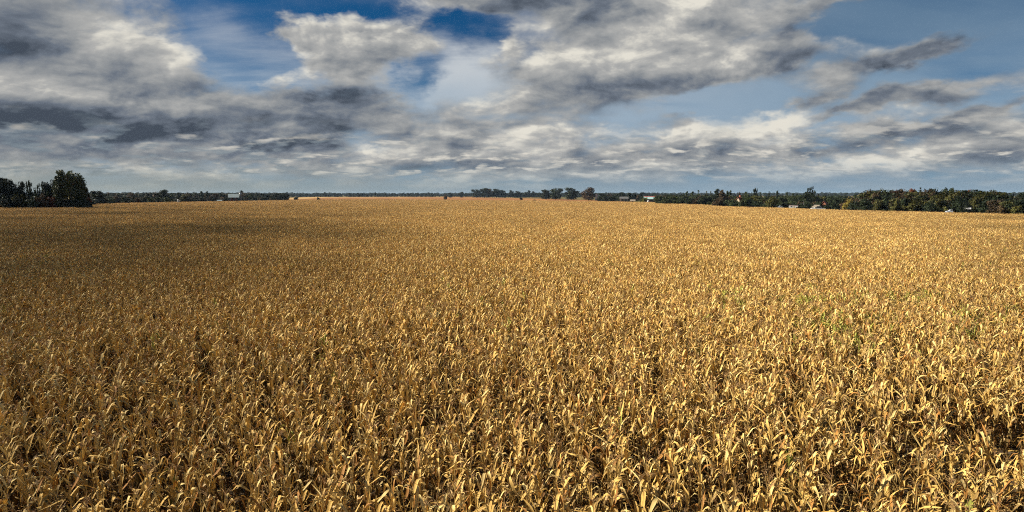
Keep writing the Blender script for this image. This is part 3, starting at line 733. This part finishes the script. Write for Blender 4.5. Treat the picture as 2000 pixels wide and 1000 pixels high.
# ---- mixed trees, right of centre
G4 = 'mixed trees right of the barn'
for px, top, w, c, k, D_, lb in (
    (1300, 380.5, 22, 'dark', 'broad', 400, 'low dark tree next to the turquoise roofed barn'), (1322, 380.5, 24, 'dark', 'broad', 390, 'dark wide tree second from the barn'), (1341, 374.5, 8, 'green', 'poplar', 380, 'slim green tree, first spire from the barn'),
    (1352, 374.5, 7, 'green', 'poplar', 385, 'slim green tree, second spire from the barn'), (1364, 372.5, 13, 'green', 'pine', 380, 'green pointed tree taller than the spires beside it'), (1380, 374.5, 12, 'olive', 'pine', 370, 'olive pointed tree after the taller green one'),
    (1388, 374.5, 10, 'green', 'pine', 372, 'green pointed tree beside the olive one'), (1400, 370, 12, 'dark', 'poplar', 340, 'tall dark column shaped tree over the brown leafy one'), (1411, 372.5, 18, 'brown', 'broad', 320, 'big brown and green leafy tree by the corn edge'),
    (1421, 373.5, 7, 'green', 'poplar', 350, 'slim green tree before the red roofed house'), (1426, 372.5, 7, 'green', 'poplar', 352, 'slim green spire nearest the red roofed house'), (1444.5, 375.5, 11, 'brown', 'airy', 340, 'sparse dark tree behind the red roofed house'),
    (1459, 376, 14, 'green', 'broad', 350, 'round green tree after the red roofed house'), (1473.5, 368.5, 17, 'dark', 'airy', 330, 'tall spiky tree sticking well above its neighbours'), (1486, 376, 9, 'green', 'pine', 350, 'small pointed tree right of the tall spiky one'),
    (1502, 374.6, 9, 'dark', 'pine', 340, 'dark pointed tree above the round olive bush'), (1518, 373.4, 7, 'dark', 'poplar', 340, 'dark slim spire above the parked white car'), (1537, 375.6, 10, 'green', 'pine', 335, 'green pointed tree, taller of two above the trailer'),
    (1549, 378, 12, 'green', 'pine', 335, 'green pointed tree, shorter of two above the trailer'), (1563, 382, 20, 'green', 'broad', 320, 'round green tree left of the big spreading crown'), (1585, 366.5, 26, 'dark', 'airy', 300, 'big spreading tree with open crown above the parked vehicles'),
    (1588, 381, 36, 'dark', 'broad', 296, 'dense dark tree filling in under the spreading crown'), (1606, 385, 16, 'olive', 'broad', 300, 'pale olive tree before the orange brick house'), (1626, 384.5, 18, 'dark', 'broad', 330, 'dark tree just right of the orange brick house'),
    (1641, 385.5, 16, 'dark', 'broad', 330, 'dark tree beyond the grass strip near the yellow bush'), (1390, 383, 26, 'dark', 'broad', 330, 'wide dark tree under the pointed ones'), (1350, 383, 26, 'dark', 'broad', 350, 'wide dark tree under the slim spires'),
    (1480, 383, 26, 'olive', 'broad', 320, 'olive leafy tree under the tall spiky one'), (1452, 386, 20, 'green', 'broad', 300, 'small green tree right below the red roofed house'), (1530, 385, 24, 'green', 'broad', 310, 'wide green tree behind the parked white car')):
    tree(k, c, px, top, w, D_, lb, G4)
for px, top, w, c, D_, lb in ((1433, 391, 20, 'green', 262, 'pale green bush at the corn edge below the red roofed house'), (1449, 390, 20, 'green', 260, 'darker green bush beside the pale green one at the corn edge'),
                              (1508, 386, 24, 'olive', 248, 'big round olive bush at the edge of the corn'), (1404, 389, 22, 'brown', 268, 'brown bush hiding the foot of the leafy brown tree'), (1565, 398, 14, 'dark', 243, 'dark bush between the white trailer and the low house'),
                              (1578, 396, 20, 'dark', 241, 'dark green bush in front of the low house'), (1533, 397, 14, 'dark', 250, 'dark bush between the white car and the trailer')):
    tree('bush', c, px, top, w, D_, lb, 'bushes along the corn edge')
# ---- autumn wood at the right
W1 = 'trees of the autumn wood'
for px, top, w, c, k, D_, lb in (
    (1676, 382, 26, 'green', 'broad', 222, 'green tree behind the yellow bush at the start of the wood'), (1697, 371.8, 22, 'brown', 'airy', 222, 'dark brown tree rising first in the autumn wood'), (1711, 379, 22, 'brown', 'broad', 214, 'brown tree between the first tall tree and the bare topped one'),
    (1722, 370.5, 20, 'olive', 'airy', 224, 'bare topped tree with thin twigs at the start of the wood'), (1742, 373.5, 24, 'rust', 'broad', 224, 'dark red crown next to the bare topped tree'), (1762, 371, 26, 'brown', 'broad', 222, 'brown red crown in the highest part of the wood'),
    (1779, 371.5, 24, 'rust', 'broad', 224, 'rust red crown under the little conifer tip'), (1797, 368.5, 14, 'pine', 'pine', 226, 'conifer whose tip pokes out of the red crowns'), (1806, 371.5, 22, 'brown', 'broad', 222, 'brown crown right after the poking conifer'),
    (1826, 370, 28, 'dark', 'broad', 222, 'wide dark green crown in the middle of the wood'), (1843, 370, 20, 'dark', 'broad', 224, 'dark green crown left of the highest green one'), (1857, 370, 22, 'green', 'broad', 222, 'green crown straight above the white parked van'),
    (1874, 374.5, 18, 'dark', 'broad', 222, 'darker lower crown after the green one above the van'), (1892, 373.5, 20, 'rust', 'broad', 222, 'reddish crown beyond the white van'), (1912, 376.5, 18, 'brown', 'broad', 222, 'brown crown with a small pointed top in the lower wood'),
    (1923, 378, 16, 'olive', 'broad', 224, 'yellow olive crown after the brown pointed one'), (1941, 379.5, 26, 'dark', 'broad', 220, 'dark round crown where the wood dips'), (1966, 384.5, 26, 'brown', 'broad', 214, 'brownish crown in the lowest dip of the wood'),
    (1992, 377.5, 26, 'dark', 'broad', 216, 'dark tree rising again by the right edge of the view'), (1690, 389, 28, 'dark', 'broad', 209, 'low dark tree in the front row by the yellow bush'), (1715, 391, 24, 'olive', 'broad', 208, 'low olive tree in the front row of the wood'),
    (1770, 383, 30, 'brown', 'broad', 211, 'brown tree in the front row under the red crowns'), (1800, 384, 30, 'dark', 'broad', 211, 'dark tree in the front row under the poking conifer'), (1830, 383, 32, 'olive', 'broad', 211, 'mixed olive tree in the front row left of the van'),
    (1880, 384, 30, 'dark', 'broad', 209, 'dark tree in the front row between van and small white roof'), (1908, 387, 28, 'olive', 'broad', 207, 'olive tree in the front row beyond the small white roof'), (1940, 388, 34, 'dark', 'broad', 206, 'dark tree in the front row where the wood dips'),
    (1975, 391, 34, 'dark', 'broad', 204, 'dark tree in the front row near the right edge'), (1740, 385, 28, 'dark', 'broad', 212, 'dark shady tree in the front row behind the olive bush')):
    tree(k, c, px, top, w, D_, lb, W1)
tree('bush', 'yellow', 1659, 389.5, 22, 212, 'bright yellow bush at the start of the autumn wood', 'bushes along the corn edge')
tree('bush', 'olive', 1752, 394, 26, 205, 'round olive bush at the corn edge in front of the wood', 'bushes along the corn edge')
tree('bush', 'dark', 1668, 397, 22, 210, 'dark bush at the foot of the bright yellow one', 'bushes along the corn edge')

# ---- fill: scrub and hedges no one could count
def scatter_points(o_name, label, P, S, coll_items, kind='stuff', seed=1):
    q = np.random.default_rng(seed); coll = bpy.data.collections.new(o_name + '_library')
    for i, me_ in enumerate(coll_items): coll.objects.link(bpy.data.objects.new('%s_%02d' % (o_name, i), me_))
    me_ = bpy.data.meshes.new(o_name); me_.from_pydata([tuple(p) for p in P], [], []); n = len(P)
    me_.attributes.new('pick', 'INT', 'POINT').data.foreach_set('value', q.integers(0, len(coll_items), n).astype(np.int32))
    t_ = np.zeros((n, 3), np.float32); t_[:, 2] = q.uniform(0, 6.28, n)
    me_.attributes.new('turn', 'FLOAT_VECTOR', 'POINT').data.foreach_set('vector', t_.ravel())
    me_.attributes.new('size', 'FLOAT', 'POINT').data.foreach_set('value', np.asarray(S, np.float32))
    o = tag(obj(o_name, me_), label, o_name.replace('_', ' '), kind=kind); scatter(o, coll, o_name + '_scatter'); return o
q = np.random.default_rng(77)
def band(x0, x1, Dlo, Dhi, n, h0, h1):
    P, S = [], []
    for _ in range(n):
        px = q.uniform(x0, x1); D_ = q.uniform(Dlo, Dhi) if not callable(Dlo) else Dlo(px) + q.uniform(0, Dhi); x, y = at(px, D_)
        P.append((x, y, -0.2)); S.append(q.uniform(h0, h1) / 10)
    return P, S
def many(*bands):
    P, S = [], []
    for b_ in bands: p_, s_ = band(*b_); P += p_; S += s_
    return P, S
edge_d = lambda px: range_of(px, float(np.interp(px, [-60, 0, 60, 130, 168, 176, 240, 330, 440, 530, 600, 700, 860, 1000, 1120, 1250, 1330, 1420, 1500, 1600, 1700, 1800, 2000],
                             [396.5, 398.5, 403.5, 405.5, 405.5, 399, 396, 394.2, 392.6, 391.2, 390, 389, 389.6, 391.2, 392.5, 394.3, 396.5, 402, 404.5, 408.2, 410.5, 412.5, 416.5])), 2.05)
bushes = [crown_mesh('bush', i, c) for i, c in enumerate(('dark', 'brown', 'dark'))] + [crown_mesh('bush', 1, 'olive'), crown_mesh('broad', 0, 'dark')]
P, S = many((1655, 2080, lambda p: edge_d(p) + 4, 30, 480, 3.6, 5.8), (1690, 1955, lambda p: edge_d(p) + 12, 22, 150, 6.4, 7.6))
scatter_points('woodland_undergrowth', 'dense dark brushwood filling the foot of the autumn wood', P, S, bushes, seed=3)
P, S = many((-80, 178, lambda p: edge_d(p) + 3, 14, 160, 3.0, 5.0), (-80, 110, lambda p: edge_d(p) + 12, 20, 70, 5, 7))
scatter_points('dark_undergrowth', 'dark brushwood under the trees at the near left corner', P, S, [crown_mesh('bush', i, 'dark') for i in range(3)], seed=4)
P, S = many((1285, 1655, 300, 420, 300, 3.4, 6.2), (1165, 1285, 560, 700, 90, 4, 6), (1285, 1420, lambda p: edge_d(p) + 8, 25, 60, 2.2, 3.6), (1480, 1640, 262, 300, 60, 2.5, 4.0))
scatter_points('hedge_scrub', 'mixed hedges and scrub between the barn and the autumn wood', P, S, [crown_mesh('bush', 0, 'dark'), crown_mesh('bush', 1, 'green'), crown_mesh('broad', 1, 'dark'), crown_mesh('bush', 2, 'brown'), crown_mesh('broad', 2, 'green')], seed=5)
P, S = many((176, 560, 640, 950, 480, 3.5, 8.5), (176, 330, 430, 560, 80, 3.5, 5.5), (330, 540, 560, 640, 130, 2.5, 4.5))
scatter_points('farmland_trees', 'low dark tree rows round the far farm with the silo', P, S, [crown_mesh('broad', i, 'dark') for i in range(3)] + [crown_mesh('bush', 0, 'brown'), crown_mesh('broad', 3, 'green')], seed=6)
P, S = many((-200, 2200, 1500, 2400, 900, 6, 11), (540, 940, 1450, 1700, 200, 5, 10), (985, 1300, 1150, 1500, 160, 6, 10), (-300, 2300, 2600, 4200, 2200, 8, 16))
scatter_points('distant_woodland', 'dark blue woods and tree lines along the whole horizon', P, S, [crown_mesh('broad', i, 'dark') for i in range(4)], seed=7)

# ---- hills on the horizon
me_v, me_f = [], []
nh = 500
for row, (D_, zf) in enumerate(((5200, 0.0), (6200, 0.75), (7600, 1.0), (9500, 0.2))):
    for i in range(nh):
        px_a = -70 + 140 * i / (nh - 1); x = D_ * math.sin(R(px_a)); y = D_ * math.cos(R(px_a))
        hh = 17 + 5 * math.sin(px_a * 0.21 + 1) + 3 * math.sin(px_a * 0.63) + 1.5 * math.sin(px_a * 2.1 + 2) + 1.2 * math.sin(px_a * 5.3) + 1.6 * q.random()
        me_v.append((x, y, -1 + (hh + 1) * zf))
for row in range(3):
    for i in range(nh - 1): a_ = row * nh + i; me_f.append((a_, a_ + 1, a_ + nh + 1, a_ + nh))
HILL = mottled('hill_woods', (0.014, 0.024, 0.018), (0.035, 0.045, 0.028), 0.01, 0.95, 6, 0.0)
tag(obj('hills', mesh('hills', me_v, me_f, HILL)), 'low wooded hills on the horizon', kind='structure')

# ---- fields and grass beyond the corn
BEANS = mottled('soybean_stubble', (0.20, 0.085, 0.035), (0.34, 0.17, 0.06), 0.02, 0.95, 8, 0.05)
STRAW = mottled('stubble', (0.36, 0.22, 0.09), (0.48, 0.31, 0.13), 0.03, 0.95, 6, 0.05)
GRASS = mottled('short_grass', (0.09, 0.10, 0.03), (0.22, 0.19, 0.07), 0.08, 0.95, 6, 0.05)
def gp(px, D_): return at(px, D_)
sheet('reddish_field', [gp(600, 500), gp(760, 480), gp(1230, 350), gp(1240, 520), gp(1170, 650), gp(1080, 860), gp(900, 1350), gp(640, 1250), gp(540, 700)], -0.03, BEANS)
sheet('stubble_field', [gp(540, 720), gp(640, 1260), gp(900, 1360), gp(1000, 1180), gp(1010, 1300), gp(900, 1600), gp(600, 1500), gp(525, 900)], -0.045, STRAW)
sheet('grass_strip', [gp(1290, 300), gp(1640, 215), gp(1665, 214), gp(1668, 330), gp(1500, 330), gp(1290, 420)], -0.035, GRASS)
sheet('far_grass_strip', [gp(176, 300), gp(430, 395), gp(430, 470), gp(190, 470)], -0.035, STRAW)

# ================================================================ buildings and vehicles
def plain(name, c, rough=0.6, var=0.15, scale=1.5, metal=0.0, spec=0.3):
    return mottled(name, tuple(v * (1 - var) for v in c), tuple(v * (1 + var) for v in c), scale, rough, 5, spec, metal=metal)
WHITE = plain('white_paint', (0.50, 0.50, 0.49), 0.5, 0.06); PALE_ROOF = plain('pale_metal_roof', (0.36, 0.42, 0.42), 0.4, 0.08)
TURQ = plain('turquoise_roof', (0.32, 0.47, 0.45), 0.4, 0.08); REDW = plain('dark_red_boards', (0.12, 0.022, 0.022), 0.8, 0.3)
REDP = plain('red_paint', (0.40, 0.04, 0.05), 0.5, 0.1); DKW = plain('dark_boards', (0.030, 0.040, 0.038), 0.85, 0.3); CREAM = plain('cream_wall', (0.34, 0.28, 0.20), 0.7, 0.08)
BRICK = plain('orange_brick', (0.26, 0.11, 0.06), 0.8, 0.2); REDROOF = plain('red_tiles', (0.20, 0.06, 0.035), 0.8, 0.2); GREYR = plain('grey_roof', (0.11, 0.11, 0.11), 0.8, 0.2)
CONC = plain('concrete', (0.28, 0.26, 0.23), 0.8, 0.1); DARKG = plain('dark_glass', (0.02, 0.025, 0.03), 0.1, 0.1, spec=0.6); BLACK = plain('rubber', (0.02, 0.02, 0.02), 0.8, 0.1)
STEEL = plain('bare_steel', (0.35, 0.35, 0.35), 0.35, 0.08, metal=0.8); DARKP = plain('dark_car_paint', (0.02, 0.022, 0.03), 0.25, 0.1, spec=0.6); SILVER = plain('silver_paint', (0.42, 0.46, 0.52), 0.3, 0.05, spec=0.5)
RED_L = plain('lamp_red', (0.5, 0.02, 0.02), 0.3, 0.1); TANR = plain('tan_roof', (0.26, 0.22, 0.17), 0.8, 0.1)
def gm(name, mat, fn, parent=None, smooth=False):
    g_ = Geo(); fn(g_); return obj(name, g_.build(name, [mat], smooth), parent)
def building(name, label, cat, px, D_, w, l, h, rise, wall, roof, yaw=None, windows=0, doors=1, chimney=False, group=None, door_mat=None, over=0.35, trim=None):
    """gabled building: ridge along its own x; front looks at the camera (-y) unless turned"""
    x, y = at(px, D_); b_ = empty(name, (x, y, -0.05), -math.atan2(x, y) + (yaw or 0)); tag(b_, label, cat, group)
    def walls(g_): g_.prism([(-l / 2, 0), (l / 2, 0), (l / 2, h), (0, h + rise), (-l / 2, h)], -w / 2, w / 2, axis='x')
    gm('wall', wall, walls, b_)
    def roofs(g_):
        e_ = l / 2 + over; z_ = h - over * rise / (l / 2); t_ = 0.16
        g_.prism([(-e_, z_ + 0.02), (0, h + rise + 0.02), (e_, z_ + 0.02), (e_, z_ + t_), (0, h + rise + t_ + .02), (-e_, z_ + t_)], -w / 2 - over, w / 2 + over, axis='x')
    rf = gm('roof', roof, roofs, b_)
    if chimney: gm('chimney', REDROOF, lambda g_: g_.box(w * .2, w * .2 + .7, -.35, .35, h + rise * .4, h + rise + 1.0), rf)
    for i in range(doors):
        dw = 0.5 if name == 'house' else min(1.8, w * .12); xx = (i - (doors - 1) / 2) * w * .4 + (w * .08 if windows else 0)
        d_ = gm('door', door_mat or DKW, lambda g_: g_.box(xx - dw, xx + dw, -l / 2 - .06, -l / 2 + .02, 0.05, min(2.2 if name == 'house' else h * .8, h - .3)), b_)
        gm('handle', STEEL, lambda g_: g_.box(xx + dw * .7, xx + dw * .8, -l / 2 - .12, -l / 2 - .06, 1.0, 1.15), d_)
    for i in range(windows):
        xx = (i - (windows - 1) / 2) * w / windows
        if abs(xx - w * .08) < 1.0 and doors: xx -= w * .17
        wn_ = gm('window', DARKG, lambda g_: g_.box(xx - .5, xx + .5, -l / 2 - .03, -l / 2 + .02, h * .4, h * .4 + 1.1), b_)
        def fr(g_):
            for a0, a1, b0, b1 in ((xx - .6, xx + .6, h * .4 - .1, h * .4), (xx - .6, xx + .6, h * .4 + 1.1, h * .4 + 1.2), (xx - .6, xx - .5, h * .4, h * .4 + 1.1), (xx + .5, xx + .6, h * .4, h * .4 + 1.1), (xx - .03, xx + .03, h * .4, h * .4 + 1.1)):
                g_.box(a0, a1, -l / 2 - .07, -l / 2 - .035, b0, b1)
        gm('frame', trim or WHITE, fr, wn_)
    return b_
# barn with pale roof, and its silo (far, left)
D1 = 560
s1 = px_m(456, D1)
building('barn', 'dark timber barn with long pale metal roof beside the silo', 'barn', 456, D1, 20 * s1, 9, height_at(456, 385.4, D1), height_at(456, 380.0, D1) - height_at(456, 385.4, D1) + .5, DKW, PALE_ROOF, doors=2, over=.3, door_mat=REDW)
x, y = at(469.3, D1 + 4); si = empty('silo', (x, y, 0)); tag(si, 'tall pale concrete silo at the end of the pale roofed barn', 'silo')
hs_ = height_at(469, 376.5, D1) - 1
gm('shell', CONC, lambda g_: [g_.tube([(0, 0, 0), (0, 0, hs_)], [1.15, 1.15], 16, (1, 1, 1), cap=True)] + [g_.tube([(0, 0, z), (0, 0, z + .12)], [1.19, 1.19], 16, (1, 1, 1), cap=True) for z in np.arange(.8, hs_, .9)], si)
gm('dome', STEEL, lambda g_: g_.tube([(0, 0, hs_ + 1.1 * math.sin(a_)) for a_ in np.linspace(0, 1.55, 6)], [1.17 * math.cos(a_) for a_ in np.linspace(0, 1.55, 6)], 16, (1, 1, 1)), si, True)
gm('chute', STEEL, lambda g_: g_.box(-.3, .3, -1.5, -1.12, 0, hs_), si)
building('shed', 'low shed with thin pale roof left of the pale roofed barn', 'shed', 428, 545, 3.4, 3.0, 1.5, .4, DKW, PALE_ROOF, doors=1)
building('house', 'grey pink house half hidden by trees before the barn', 'house', 421, 640, 5.0, 4.5, 2.6, 1.5, CREAM, GREYR, windows=2)
building('house', 'tiny pale house alone beyond the silo in the far trees', 'house', 495, 900, 4.5, 5, 6.0, 2.4, WHITE, GREYR, windows=2, yaw=1.2)
building('house', 'pale pink farmhouse right of the lone tree past the willow', 'house', 221, 560, 6.0, 5, 2.4, 1.6, CREAM, GREYR, windows=2)
def dome_tank(label, px, py_top, wpx, D_):
    x, y = at(px, D_); r = wpx * px_m(px, D_) / 2; h_ = height_at(px, py_top, D_); t_ = empty('storage_tank', (x, y, 0)); tag(t_, label, 'tank', 'white domed tanks')
    gm('shell', WHITE, lambda g_: g_.tube([(0, 0, 0), (0, 0, h_ - r * .8)], [r, r], 20, (1, 1, 1)), t_, True)
    gm('dome', WHITE, lambda g_: g_.tube([(0, 0, h_ - r * .8 + r * .8 * math.sin(a_)) for a_ in np.linspace(0, 1.56, 7)], [r * 1.01 * math.cos(a_) for a_ in np.linspace(0, 1.56, 7)], 20, (1, 1, 1)), t_, True)
    gm('hatch', STEEL, lambda g_: g_.tube([(0, 0, h_ - .02), (0, 0, h_ + .12)], [.22, .22], 8, (1, 1, 1), cap=True), t_)
dome_tank('white domed tank at the corn edge, far from the turquoise roof', 347.5, 389.2, 4.6, 412)
dome_tank('white domed tank right in front of the turquoise roofed barn', 1266.5, 391.2, 4.4, 372)
# turquoise roofed barn and neighbours
D2 = 455; s2 = px_m(1269, D2)
bb = building('barn', 'dark red barn with turquoise white roof and red ridge', 'barn', 1269, D2, 22 * s2, 7, height_at(1269, 388.6, D2), height_at(1269, 385.0, D2) - height_at(1269, 388.6, D2) + .4, REDW, TURQ, doors=2, over=.25)
hh = height_at(1269, 385.0, D2) + .45
gm('ridge_cap', REDP, lambda g_: g_.prism([(-.5, hh), (0, hh + .3), (.5, hh), (0, hh + .12)], -11 * s2, 11 * s2, axis='x'), bb)
building('shed', 'open lean-to shed with pale roof at the right end of the red barn', 'shed', 1289, 440, 4.6, 3.4, 1.9, .5, DKW, PALE_ROOF, doors=1)
building('shed', 'pale low shed left of the yellow green bush', 'shed', 1236, 470, 3.6, 3, 1.7, .8, CREAM, TANR, doors=1)
building('house', 'small white house with gable end beside the autumn tree', 'house', 1165, 640, 2.4, 2.6, 6.6, 1.2, WHITE, GREYR, windows=1, yaw=1.57, doors=0)
building('house', 'low cream house between the white gable and the grey building', 'house', 1177, 600, 5.5, 4.5, 2.6, 1.2, CREAM, TANR, windows=2)
building('farm_building', 'long low grey roofed building between dark trees', 'building', 1219, 560, 8.0, 5, 2.8, 1.6, CONC, GREYR, doors=2)
building('house', 'red roofed house with cream gable showing above the bushes', 'house', 1444, 290, 1.7, 2.3, 4.1, 1.4, CREAM, REDROOF, windows=1, yaw=0.9, doors=0, chimney=True)
building('house', 'orange brick house with steep roof beyond the spreading tree', 'house', 1611, 268, 1.2, 1.7, 3.0, .9, BRICK, REDROOF, windows=1, yaw=1.2, doors=0)
building('house', 'low pale house with tan roof behind the dark parked truck', 'house', 1591, 247, 3.1, 2.6, 2.0, .75, WHITE, TANR, windows=2)
building('shed', 'little shed with white roof hidden among the wood', 'shed', 1893, 203.5, .7, 1.0, 2.9, .15, DKW, WHITE, doors=1)
building('shed', 'tiny pale shed among the bushes right of the red roofed house', 'shed', 1483, 290, 1.9, 2, 2.3, .4, CREAM, TANR, doors=1)
# post beside the spreading tree
x, y = at(1571, 246); po = empty('lamp_post', (x, y, 0)); tag(po, 'thin pale post standing left of the low tan roofed house', 'post')
hp = height_at(1571, 392.5, 246)
gm('pole', STEEL, lambda g_: g_.tube([(0, 0, 0), (0, 0, hp)], [.09, .06], 8, (1, 1, 1), cap=True), po)
gm('cap', STEEL, lambda g_: g_.box(-.12, .35, -.08, .08, hp, hp + .1), po)

def car(name, label, px, D_, paint, yaw, length=4.2, height=1.5, van=False):
    x, y = at(px, D_); c_ = empty(name, (x, y, 0), -math.atan2(x, y) + yaw); tag(c_, label, {'van': 'van', 'parked_car': 'car', 'pickup_truck': 'truck'}[name])
    L = length / 2; z0, zb, zt = .35, .85 if not van else 1.05, height
    body = [(-L, z0), (L, z0), (L, zb - .12), (L - .08, zb)] + ([(-L + .9, zb), (-L + .3, zb - .06), (-L, zb - .25)])
    gm('body', paint, lambda g_: g_.prism(body, -.82, .82), c_)
    if name == 'pickup_truck': cab = [(-L + 1.1, zb + .002), (-L + 1.6, zt), (-L + 2.7, zt), (-L + 2.8, zb + .002)]
    elif van: cab = [(-L + .7, zb + .002), (-L + 1.3, zt), (L - .12, zt), (L - .08, zb + .002)]
    else: cab = [(-L + 1.0, zb + .002), (-L + 1.65, zt), (L - 1.1, zt), (L - .35, zb + .002)]
    gm('cabin', paint, lambda g_: g_.prism(cab, -.72, .72), c_)
    xa, xb = cab[1][0], cab[2][0]
    for sy_ in (-1, 1): gm('side_window', DARKG, lambda g_: g_.prism([(xa - .25, zb + .08), (xa + .05, zt - .1), (xb - .1, zt - .1), (xb - .05, zb + .08)], sy_ * .725, sy_ * .735), c_)
    for sx_ in (-L + .8, L - .8):
        for sy_ in (-1, 1):
            w_ = gm('wheel', BLACK, lambda g_: g_.tube([(sx_, sy_ * .70, .34), (sx_, sy_ * .86, .34)], [.34, .34], 14, (1, 1, 1), cap=True), c_)
            gm('rim', STEEL, lambda g_: g_.tube([(sx_, sy_ * .862, .34), (sx_, sy_ * .872, .34)], [.19, .19], 10, (1, 1, 1), cap=True), w_)
    for sy_ in (-.6, .6):
        gm('headlight', WHITE, lambda g_: g_.box(-L - .02, -L + .03, sy_ - .15, sy_ + .15, zb - .32, zb - .20), c_)
        gm('tail_light', RED_L, lambda g_: g_.box(L - .03, L + .02, sy_ - .1, sy_ + .1, zb - .35, zb - .15), c_)
    gm('bumper', STEEL, lambda g_: g_.box(-L - .06, -L + .04, -.78, .78, z0 + .02, z0 + .16), c_)
    return c_
CZ = 1.05       # ground rises a little here, so the vehicles stand clear of the corn
bank = Geo(); bx_ = [at(1495, 238), at(1650, 221), at(1650, 246), at(1495, 266)]
bx2 = [at(1488, 232.5), at(1660, 216), at(1665, 262), at(1480, 290)]
bank.add([(a, b, -.02) for a, b in bx2] + [(a, b, CZ) for a, b in bx_], [(4, 5, 6, 7), (0, 1, 5, 4), (1, 2, 6, 5), (2, 3, 7, 6), (3, 0, 4, 7)], (1, 1, 1))
tag(obj('terrain', bank.build('terrain', [GRASS])), 'low grassy bank beyond the corn where the vehicles stand', kind='structure')
c1 = car('parked_car', 'silver white car parked between two dark bushes by the corn', 1523.5, 247, SILVER, 0.25, 3.0, 1.45)
c1.location.z = CZ
c2 = car('pickup_truck', 'dark pickup truck with white stripe in front of the low house', 1602, 231, DARKP, 3.0, 3.8, 1.6); c2.location.z = CZ
gm('stripe', WHITE, lambda g_: [g_.box(-1.85, 1.85, s_ * .825, s_ * .84, .58, .78) for s_ in (-1, 1)], c2)
c3 = car('parked_car', 'small white car at the left end of the dark truck', 1591.5, 233, WHITE, 0.4, 2.2, 1.2); c3.location.z = CZ
c4 = car('van', 'white van parked at the foot of the autumn wood', 1856.5, 200, SILVER, 0.3, 2.0, 1.5, van=True); c4.location.z = 1.5; c4.scale = (0.75,) * 3
x, y = at(1855.5, 201); pad = Geo(); pad.box(-3.2, 3.2, -2.0, 3.4, -.3, 1.48, (1, 1, 1)); oo = obj('terrain', pad.build('terrain', [GRASS]), loc=(x, y, 0)); oo.rotation_euler.z = -math.atan2(x, y); tag(oo, 'raised yard under the white van', kind='structure')
# white trailer
x, y = at(1550.5, 241); tl_ = empty('trailer', (x, y, CZ), -math.atan2(x, y)); tag(tl_, 'white box trailer with overhanging nose at the edge of the corn', 'trailer')
gm('body', WHITE, lambda g_: g_.prism([(-1.45, .45), (.75, .45), (.95, .95), (1.6, 1.15), (1.65, 1.55), (-1.35, 1.6), (-1.5, 1.35)], -.85, .85), tl_)
gm('window', DARKG, lambda g_: g_.box(-.9, -.3, -.87, -.855, 1.0, 1.35), tl_)
gm('door', CREAM, lambda g_: g_.box(.05, .5, -.87, -.855, .55, 1.4), tl_)
gm('stripe', REDP, lambda g_: g_.box(-1.4, 1.6, -.865, -.853, 1.47, 1.53), tl_)
for sx_ in (-.55, .05): gm('wheel', BLACK, lambda g_: g_.tube([(sx_, -.8, .28), (sx_, -.62, .28)], [.28, .28], 14, (1, 1, 1), cap=True), tl_)
for sx_ in (-.55, .05): gm('wheel', BLACK, lambda g_: g_.tube([(sx_, .62, .28), (sx_, .8, .28)], [.28, .28], 14, (1, 1, 1), cap=True), tl_)
gm('tow_bar', STEEL, lambda g_: g_.box(.9, 1.9, -.06, .06, .4, .5), tl_)

# ---- thin air between here and the hills
HZ = Geo(); HZ.box(-12000, 12000, -290, 13500, -3.0, 30.0)
hm = bpy.data.materials.new('haze'); hm.use_nodes = True; hm.node_tree.nodes.clear()
pv = hm.node_tree.nodes.new('ShaderNodeVolumePrincipled'); pv.inputs['Color'].default_value = (0.55, 0.75, 1.0, 1); pv.inputs['Density'].default_value = 0.00005; pv.inputs['Anisotropy'].default_value = 0.0
ho = hm.node_tree.nodes.new('ShaderNodeOutputMaterial'); hm.node_tree.links.new(pv.outputs[0], ho.inputs['Volume'])
tag(obj('haze', HZ.build('haze', [hm])), 'thin blue air over the farmland', kind='stuff')
